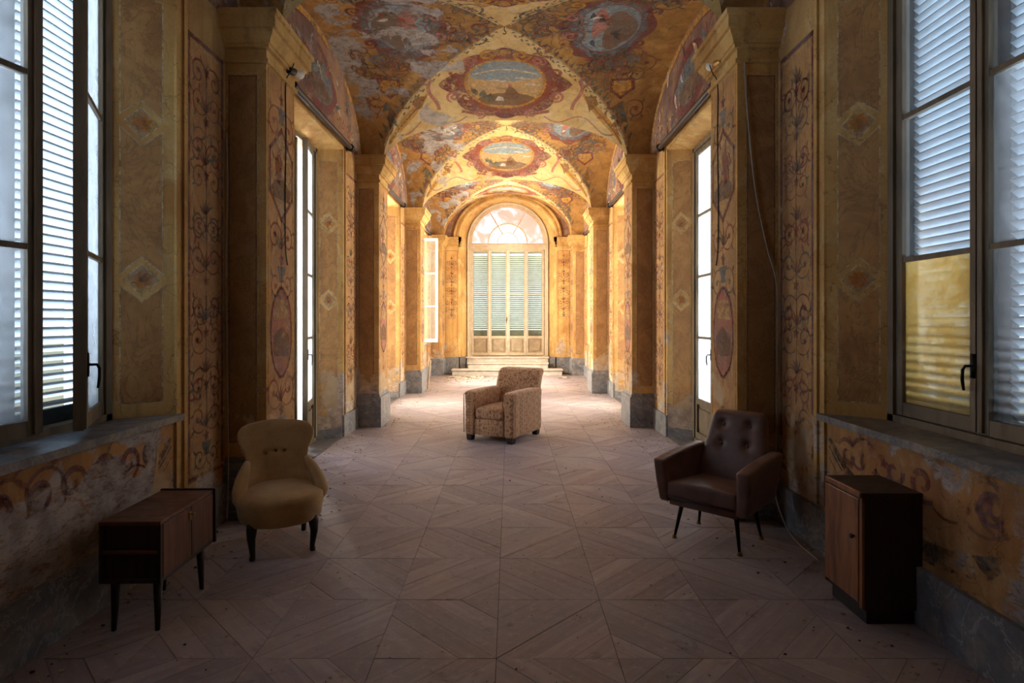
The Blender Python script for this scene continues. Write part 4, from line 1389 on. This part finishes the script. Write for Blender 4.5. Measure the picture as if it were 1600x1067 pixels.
for s, yy, lab in ((-1, 4.73, 'thin dark cable hanging down the inner face of the nearest left pilaster'), (1, 4.76, 'thin dark cable hanging down the inner face of the nearest right pilaster')):
    cable('electric_cable', [(s * (XP - 0.07), yy + 0.02, 3.60), (s * (XP - 0.05), yy, 3.52), (s * (XP - 0.010), yy, 3.42), (s * (XP - 0.008), yy + 0.012, 3.0), (s * (XP - 0.008), yy - 0.006, 2.5), (s * (XP - 0.008), yy, 2.1), (s * (XP - 0.012), yy + 0.03, 1.95)], 0.0045, M['cable_dark'], lab)
cable('white_cable', [(-2.065, 4.355, 2.9), (-2.06, 4.36, 2.4), (-2.072, 4.36, 1.9), (-2.062, 4.36, 1.2), (-2.045, 4.34, 0.7), (-2.03, 4.31, 0.3), (-2.03, 4.29, 0.03)], 0.005, M['cable_white'], 'thin whitish cable in the corner beside the nearest left pilaster')
cable('white_cable', [(1.82, 4.357, 3.44), (1.84, 4.357, 3.1), (1.90, 4.360, 2.5), (1.99, 4.36, 2.05), (2.06, 4.35, 1.75), (2.065, 4.355, 1.2), (2.06, 4.35, 0.75), (2.02, 4.28, 0.4), (1.99, 4.2, 0.2), (2.0, 4.0, 0.02), (1.97, 3.6, 0.012)], 0.005, M['cable_white'], 'thin whitish wire swinging down the face of the nearest right pilaster')

# ------------------------------------------------------------------ mustard slipper chair
def slipper_chair(loc, rz):
    o = tag(empty('slipper_chair', loc, rz), 'mustard upholstered slipper chair with waisted buttoned back on dark cabriole legs', 'chair')
    # local frame: front = -y
    def superell(rx, ryf, ryb, z, n=48, e=2.6):
        out = []
        for q in range(n):
            a = 2 * math.pi * q / n
            ca, sa = math.cos(a), math.sin(a)
            ry = ryf if sa < 0 else ryb
            out.append((rx * math.copysign(abs(ca) ** (2 / e), ca), ry * math.copysign(abs(sa) ** (2 / e), sa), z))
        return out
    def ring(k, z): return superell(0.285 * k, 0.30 * k, 0.25 * k, z)
    m = MB()
    rings = []
    for k, z in [(0.86, 0.205), (0.91, 0.205), (0.945, 0.225), (0.965, 0.27), (1.0, 0.325), (1.0, 0.355), (0.975, 0.378), (0.90, 0.392), (0.7, 0.405), (0.4, 0.413), (0.1, 0.416), (0.01, 0.416)]:
        L = ring(k, z)
        if z < 0.33:
            wrk = 0.006 * (0.33 - z) / 0.12
            L = [(x * (1 + wrk * math.sin(9 * math.atan2(y, x)) * (1.5 if x > 0.1 else 0.7)), y * (1 + wrk * 1.5 * math.sin(11 * math.atan2(y, x) + 1)), zz + 0.018 * (abs(x) / 0.28) ** 2 * (1 if z < 0.22 else 0.3)) for x, y, zz in L]
        rings.append(L)
    m.loops(rings); m.build('seat', M['mustard'], o, smooth=True)
    # back: waisted panel that wraps forward into low arms
    zt = [(0.30, 0.262, 0.30), (0.38, 0.268, 0.30), (0.44, 0.264, 0.26), (0.48, 0.246, 0.18), (0.52, 0.222, 0.11), (0.56, 0.211, 0.08), (0.61, 0.222, 0.065), (0.66, 0.246, 0.062), (0.70, 0.262, 0.06), (0.73, 0.262, 0.055), (0.755, 0.255, 0.05), (0.78, 0.236, 0.042), (0.80, 0.196, 0.03), (0.81, 0.14, 0.02), (0.815, 0.06, 0.01)]
    def prof(z):
        for (a, b) in zip(zt, zt[1:]):
            if z <= b[0]:
                t = (z - a[0]) / (b[0] - a[0]); t = t * t * (3 - 2 * t) * 0.35 + t * 0.65
                return a[1] + (b[1] - a[1]) * t, a[2] + (b[2] - a[2]) * t
        return zt[-1][1], zt[-1][2]
    ns, nt = 40, 44
    buttons = [(-0.07, 0.588), (-0.005, 0.60), (0.055, 0.597)]
    front = []; back = []
    for j in range(nt + 1):
        q = j / nt
        z = 0.30 + (0.815 - 0.30) * (1 - (1 - q) ** 1.25)
        w, f = prof(z)
        lean = 0.23 + 0.10 * ((z - 0.35) / 0.45)
        T = 0.10 * (1 - 0.35 * q)
        pt = math.sqrt(max(0, 1 - max(0, (z - 0.74) / 0.0751) ** 2)) if z > 0.74 else 1.0
        rf = []; rb = []
        for i in range(ns + 1):
            sv = math.sin((i / ns - 0.5) * math.pi)
            x = w * sv
            y = lean - f * abs(sv) ** 2.0
            ps = (1 - abs(sv) ** 5) ** 0.5
            d = 0
            for bx, bz in buttons: d += 0.016 * math.exp(-((x - bx) ** 2 + (z - bz) ** 2) / 0.018 ** 2)
            d += 0.0022 * math.sin(x * 190) * math.exp(-((z - 0.54) / 0.035) ** 2) * (abs(x) < 0.11)
            zz = z - 0.006 * sv * sv * (z > 0.7) * (z - 0.7) / 0.1
            rf.append((x, y - T / 2 * ps * pt - 0.012 * ps * pt * (1 - abs(sv)) + d, zz)); rb.append((x, y + T / 2 * ps * pt, zz))
        front.append(rf); back.append(rb)
    m = MB()
    rings = [fr + bk[::-1][1:-1] for fr, bk in zip(front, back)]
    m.loops(rings); m.build('backrest', M['mustard'], o, smooth=True)
    for bx, bz in buttons:
        w, f = prof(bz); lean = 0.23 + 0.10 * ((bz - 0.35) / 0.45)
        m = MB(); m.lathe([(0.011, 0), (0.011, 0.003), (0.008, 0.006), (0.001, 0.007)], n=14, M=Matrix.Translation((bx, lean - f * (bx / w) ** 2 - 0.043, bz)) @ Matrix.Rotation(math.pi / 2, 4, 'X'))
        m.build('button', M['mustard_button'], o, smooth=True)
    # rolled arms sweeping from the waist down beside the seat
    for sx in (-1, 1):
        m = MB(); P_ = [(0.20, 0.17, 0.545), (0.222, 0.10, 0.50), (0.244, 0.03, 0.455), (0.258, -0.045, 0.41), (0.262, -0.10, 0.365), (0.258, -0.125, 0.33)]
        m.tube([(sx * a, b, c) for a, b, c in P_], [0.022, 0.036, 0.044, 0.047, 0.042, 0.02], 14)
        m.build('armrest', M['mustard'], o, smooth=True)
    # legs
    for sx, sy in ((-1, -1), (1, -1), (-1, 1), (1, 1)):
        x, y = sx * 0.185, (-0.19 if sy < 0 else 0.17)
        m = MB()
        if sy < 0:
            pts = [(x, y, 0.24), (x + sx * 0.008, y - 0.012, 0.19), (x + sx * 0.010, y - 0.016, 0.14), (x + sx * 0.004, y - 0.008, 0.07), (x, y, 0.03), (x + sx * 0.003, y - 0.008, 0.012), (x + sx * 0.003, y - 0.008, 0.0)]
            m.tube(pts, [0.036, 0.033, 0.026, 0.019, 0.017, 0.02, 0.018], 12)
        else:
            pts = [(x, y, 0.24), (x, y + 0.01, 0.14), (x, y + 0.035, 0.05), (x, y + 0.045, 0.0)]
            m.tube(pts, [0.026, 0.023, 0.019, 0.018], 10)
        m.build('leg', M['ebony'], o, smooth=True)
    return o


slipper_chair((-1.475, 3.88, 0), math.radians(27)).scale = (0.96, 1.0, 0.97)


# ------------------------------------------------------------------ brown leatherette armchair
def lounge_chair(loc, rz):
    o = tag(empty('lounge_armchair', loc, rz), 'brown leatherette armchair with four buttoned back and splayed thin legs', 'armchair')
    # seat cushion (local: front = -y)
    def dseat(p):
        x, y, z = p
        return (x * (1 - 0.05 * (y / 0.27)), y, z + 0.012 * math.cos(x / 0.27 * 1.4) * (z > 0) - 0.02 * (y / 0.27) * (1 if z > 0 else 0.6))
    cushion('seat', (0, -0.02, 0.335), (0.465, 0.52, 0.10), 0.028, M['leather'], o, dseat)
    m = MB(); m.bbox(-0.235, 0.235, -0.25, 0.24, 0.24, 0.29, 0.012); m.build('seat_frame', M['leather'], o, auto=0.6)
    # back: tapered upright slab with four tufts
    tufts = [(-0.095, 0.60), (0.095, 0.60), (-0.095, 0.735), (0.095, 0.735)]
    H = 0.53
    def dback(p):
        x, y, z = p
        q = (z + H / 2) / H
        zz = 0.30 + q * H
        k = 1.0 - 0.24 * max(0, q - 0.25) / 0.75
        if q > 0.9: k -= 0.05 * (q - 0.9) / 0.1
        d = 0
        if y < 0:
            for tx, tz in tufts: d += 0.030 * math.exp(-((x * k - tx) ** 2 + (zz - tz) ** 2) / 0.034 ** 2)
            d -= 0.012 * math.cos(x / 0.25 * 1.3) - 0.004
        return (x * k, y + d + 0.235 + 0.20 * (q - 0.15), zz)
    cushion('backrest', (0, 0, 0), (0.50, 0.10, H), 0.040, M['leather'], o, dback, 4, 22)
    for tx, tz in tufts:
        q = (tz - 0.30) / H
        m = MB(); m.lathe([(0.011, 0), (0.011, 0.004), (0.006, 0.008), (0.001, 0.009)], n=14, M=Matrix.Translation((tx, 0.235 + 0.20 * (q - 0.15) - 0.036, tz)) @ Matrix.Rotation(math.pi / 2 + 0.3, 4, 'X'))
        m.build('button', M['leather'], o, smooth=True)
    # side panels: padded wings with sloping top
    for s in (-1, 1):
        def darm(p):
            x, y, z = p
            q = (y + 0.29) / 0.58
            t = (z + 0.17) / 0.34
            zz = 0.262 + t * (0.292 + 0.03 * math.sin(q * 2.0) - 0.05 * q * (1 - t))
            yy = y + 0.02 - 0.035 * (1 - q) * t + 0.08 * q * (t - 0.5)
            xx = x * (0.92 + 0.2 * t) + s * (0.262 + 0.014 * t + 0.010 * (1 - q))
            if t < 0.5: xx -= s * 0.02 * (0.5 - t)
            return (xx, yy, zz)
        a = cushion('armrest', (0, 0, 0), (0.08, 0.58, 0.34), 0.022, M['leather'], o, darm, 4, 10)
        # piping along the top inner edge
        m = MB(); pts = []
        for q in np.linspace(0.06, 0.94, 16):
            p = darm((-s * 0.034, -0.29 + 0.58 * q, 0.155)); pts.append(p)
        m.tube(pts, 0.004, 6); m.build('piping', M['leather_seam'], a, smooth=True)
    m = MB()
    m.tube([(-0.225, -0.276, 0.300), (0.225, -0.276, 0.300)], 0.005, 6); m.build('piping', M['leather_seam'], o, smooth=True)
    for sx, sy in ((-1, -1), (1, -1), (-1, 1), (1, 1)):
        top = (sx * 0.185, sy * 0.15, 0.25); ft = (sx * 0.225, sy * 0.19 + 0.0, 0.0)
        m = MB(); m.tube([top, tuple(top[i] + (ft[i] - top[i]) * 0.92 for i in range(3))], [0.017, 0.009], 10)
        lg = m.build('leg', M['iron'], o, smooth=True)
        m = MB(); m.lathe([(0.010, 0.022), (0.013, 0.02), (0.013, 0.006), (0.018, 0.004), (0.018, 0.0)], c=ft, n=14); m.build('foot', M['brass'], lg, auto=0.6)
    return o


lounge_chair((1.49, 3.99, 0), math.radians(-43))


# ------------------------------------------------------------------ damask club chair
def club_chair(loc, rz):
    o = empty('club_armchair', loc, rz); o.scale = (1.05, 1.25, 1.0)
    tag(o, 'boxy club armchair in brown floral damask standing alone mid-floor', 'armchair')
    # front = -y ; width .66, depth .72
    for s in (-1, 1):
        def darm(p):
            x, y, z = p
            t = (z + 0.275) / 0.55
            bulge = 1 + 0.18 * max(0, (t - 0.78) / 0.22)
            return (x * bulge + s * 0.265, y, 0.06 + t * 0.55 + 0.012 * math.cos((y + 0.05) * 4) * t)
        cushion('armrest', (0, -0.02, 0), (0.14, 0.66, 0.55), 0.045, M['damask'], o, darm, 4, 8)
        m = MB(); pts = [(s * 0.265 - 0.066, -0.352, 0.10), (s * 0.265 - 0.068, -0.353, 0.50), (s * 0.265 - 0.066, -0.353, 0.575), (s * 0.265 - 0.03, -0.352, 0.60), (s * 0.265 + 0.03, -0.352, 0.60), (s * 0.265 + 0.066, -0.353, 0.575), (s * 0.265 + 0.068, -0.353, 0.50), (s * 0.265 + 0.066, -0.352, 0.10)]
        m.tube(pts, 0.006, 6); m.build('piping', M['damask'], o, smooth=True)
    def dback(p):
        x, y, z = p
        q = (z + 0.32) / 0.64
        return (x * (1.0 + 0.04 * q), y + 0.235 + 0.15 * (q - 0.1) - 0.03 * math.sin(q * 3.1) * (y < 0) + 0.04 * max(0, q - 0.82) / 0.18 * (1 if y > 0 else 0.3), 0.215 + q * 0.64)
    cushion('backrest', (0, 0, 0), (0.57, 0.16, 0.64), 0.06, M['damask'], o, dback, 5, 10)
    def dseat(p):
        x, y, z = p
        return (x, y, z + (0.03 * math.cos(x / 0.2 * 1.3) * math.cos((y + .05) / 0.27 * 1.2)) * (z > 0))
    cushion('seat', (0, -0.06, 0.335), (0.395, 0.57, 0.14), 0.05, M['damask'], o, dseat)
    m = MB(); m.bbox(-0.20, 0.20, -0.335, 0.30, 0.075, 0.275, 0.015); m.build('front_panel', M['damask'], o, auto=0.6)
    m = MB(); m.bbox(-0.315, 0.315, 0.20, 0.31, 0.075, 0.50, 0.02); m.build('rear_panel', M['damask'], o, auto=0.6)
    for sx, sy in ((-1, -1), (1, -1), (-1, 1), (1, 1)):
        m = MB(); x, y = sx * 0.275, (-0.30 if sy < 0 else 0.25)
        m.loops([[(x + a * k, y + b_ * k, z) for a, b_ in ((-1, -1), (1, -1), (1, 1), (-1, 1))] for k, z in ((0.030, 0.0), (0.034, 0.03), (0.036, 0.08))])
        m.build('foot', M['ebony'], o)
    return o


club_chair((0.0, 7.50, 0), math.radians(-28))

# ------------------------------------------------------------------ small cabinet on legs, left
o = tag(empty('low_cabinet', (-1.755, 3.02, 0), math.radians(1.5)), 'small walnut cabinet on tapered legs below the left window', 'cabinet')
hx, hy, z0, z1 = 0.145, 0.26, 0.245, 0.54
m = MB()
m.bbox(-hx, hx, -hy, hy, z1 - 0.018, z1, 0.003); m.build('top', M['walnut'], o)
m = MB()
m.bbox(-hx, hx, -hy, hy, z0, z0 + 0.018, 0.003); m.bbox(-hx, -hx + 0.015, -hy, hy, z0, z1 - .018, 0.003)
m.bbox(-hx, hx, -hy + 0.022, -hy + 0.037, z0 + .018, z1 - .018, 0.003)
m.bbox(hx - 0.016, hx, -hy, -hy + 0.02, z0 + .018, z1 - .018, 0.003)
m.build('body', M['cab_side'], o)
m = MB(); m.bbox(-hx + .015, hx - .016, -hy + 0.002, -hy + 0.022, 0.385, 0.399, 0.002); m.build('shelf', M['walnut'], o)
m = MB(); m.bbox(-hx - 0.004, hx + 0.012, hy - 0.004, hy + 0.014, z0 - 0.0, z1 + 0.008, 0.003); m.build('end_board', M['ebony'], o)
for (a, b) in ((-hy + 0.022, 0.02), (0.024, hy - 0.006)):
    m = MB(); m.bbox(hx - 0.016, hx + 0.002, a, b, z0 + 0.02, z1 - 0.02, 0.003); dd = m.build('door', M['walnut_v'], o)
    if a < 0:
        m = MB(); m.bbox(hx + 0.002, hx + 0.006, b - 0.028, b - 0.004, 0.455, 0.50, 0.002); m.lathe([(0.004, 0), (0.004, 0.012), (0.007, 0.014), (0.007, 0.02), (0.001, 0.022)], n=10, M=Matrix.Translation((hx + .005, b - .016, 0.49)) @ Matrix.Rotation(math.pi / 2, 4, 'Y'))
        m.build('latch', M['brass'], dd)
for sx in (-1, 1):
    for sy in (-1, 1):
        m = MB(); x, y = sx * 0.10, sy * 0.20
        m.tube([(x, y, z0 + .002), (x + sx * 0.004, y + sy * 0.012, 0.0)], [0.022, 0.011], 12); m.build('leg', M['ebony'], o, smooth=True)

# ------------------------------------------------------------------ dark cabinet, right
o = tag(empty('dark_cabinet', (1.957, 3.015, 0)), 'dark upright cabinet with worn wooden door under the right window', 'cabinet')
hx, hy, zc = 0.158, 0.168, 0.65
m = MB()
r = 0.028
poly = [(-hx, 0.075), (hx, 0.075), (hx, zc - r)] + [(hx - r + r * math.cos(a), zc - r + r * math.sin(a)) for a in np.linspace(0.2, 1.37, 6)] + [(hx - r, zc), (-hx, zc)]
m.prism(poly, -hy, hy, lambda u, v, h: (u, h, v)); m.build('body', M['cab_side'], o, auto=0.5)
m = MB(); m.bbox(-hx + 0.02, hx - 0.01, -hy + 0.015, hy - 0.015, 0, 0.08, 0.004); m.build('plinth', M['ebony'], o)
m = MB(); m.bbox(-hx - 0.014, -hx + 0.004, -hy + 0.028, hy - 0.012, 0.10, zc - 0.035, 0.004); dd = m.build('door', M['cab_door'], o)
m = MB(); m.lathe([(0.006, 0), (0.006, 0.01), (0.012, 0.014), (0.012, 0.022), (0.001, 0.026)], n=12, M=Matrix.Translation((-hx - .012, -hy + .06, 0.42)) @ Matrix.Rotation(-math.pi / 2, 4, 'Y')); m.build('knob', M['ebony'], dd)
m = MB()
m.bbox(-hx - 0.012, -hx + 0.004, -hy, -hy + 0.022, 0.08, zc, 0.003); m.bbox(-hx - 0.012, -hx + 0.004, hy - 0.01, hy, 0.08, zc, 0.003)
m.bbox(-hx - 0.012, -hx + 0.004, -hy, hy, zc - 0.03, zc, 0.003); m.build('door_frame', M['cab_door'], o)

# ------------------------------------------------------------------ litter on the floor
rd = random.Random(21)
def chips(n, f, size, mat_i, mb):
    for _ in range(n):
        x, y = f()
        L = rd.uniform(*size); a = rd.uniform(0, 6.3); k = rd.randint(4, 6)
        pts = []
        for q in range(k):
            t = a + q * 2 * math.pi / k; rr = L * rd.uniform(0.5, 1)
            pts.append((x + rr * math.cos(t), y + rr * math.sin(t) * rd.uniform(0.5, 1), rd.uniform(0.002, 0.004 + L * 0.35)))
        h = rd.uniform(0.001, L * 0.3)
        mb.add(pts + [(p[0], p[1], 0.0005) for p in pts], [tuple(range(k))] + [(i, (i + 1) % k, k + (i + 1) % k, k + i) for i in range(k)], mat_i)
mb = MB()
def near_walls():
    
    s = rd.choice((-1, 1)); y = rd.uniform(2.2, 15.5)
    lim = XP - 0.06 if any(abs(y - a) < PH + 0.06 for a in ARCH) else XW - 0.06
    return s * (lim - abs(rd.gauss(0, 0.22))), y
def anywhere(): return rd.uniform(-1.7, 1.7), 2.4 + 13 * rd.random() ** 1.3
def far_left(): return rd.gauss(-1.1, 0.35), rd.gauss(14.9, 0.5)
chips(900, near_walls, (0.003, 0.016), 0, mb); chips(160, near_walls, (0.004, 0.014), 1, mb)
chips(500, anywhere, (0.002, 0.009), 0, mb); chips(45, anywhere, (0.003, 0.011), 1, mb)
chips(260, far_left, (0.01, 0.045), 0, mb); chips(50, far_left, (0.01, 0.03), 1, mb)
tag(mb.build('floor_litter', [M['debris'], M['debris_dark']]), 'plaster crumbs and dry litter scattered over the marble floor', 'litter', kind='stuff')
sheets = [(-1.35, 15.2, 0.3, 0.12, 0.2, 'pale torn sheet lying nearest the far left skirting'), (-0.95, 15.35, 0.36, 0.09, -0.1, 'long pale strip of paper lying along the lowest step'),
          (-0.75, 15.05, 0.30, 0.16, 0.5, 'torn sheet lying left of the damask armchair back'), (-1.05, 14.8, 0.22, 0.14, -0.6, 'small torn sheet lying furthest from the steps'),
          (1.45, 15.1, 0.28, 0.07, 0.3, 'torn strip lying before the right end of the steps')]
for (x, y, a, b, r, lab) in sheets:
    m = MB(); nn = 6
    rows = []
    for j in range(nn + 1):
        rows.append([(a * (i / nn - .5) * (1 + 0.06 * math.sin(j * 2.1)), b * (j / nn - .5) * (1 + 0.12 * math.sin(i * 1.7)), 0.012 + 0.012 * math.sin(i * 1.3 + j)) for i in range(nn + 1)])
    bot = [[(p[0], p[1], p[2] - 0.002) for p in rw] for rw in rows]
    m.loops([rw + bw[::-1] for rw, bw in zip(rows, bot)])
    q = m.build('torn_paper', M['papers']); q.location = (x, y, 0); q.rotation_euler = (0, 0, r)
    tag(q, lab, 'paper', 'torn sheets by the steps')
m = MB(); Mx = Matrix.Translation((-1.745, 12.72, 0.0)) @ Matrix.Rotation(0.10, 4, 'Y') @ Matrix.Rotation(0.05, 4, 'X')
m.bbox(0.0, 0.02, -0.06, 0.06, 0.0, 0.62, 0.003, 0, Mx)
tag(m.build('leaning_plank', M['plank']), 'pale short plank leaning against the third left pilaster', 'plank')
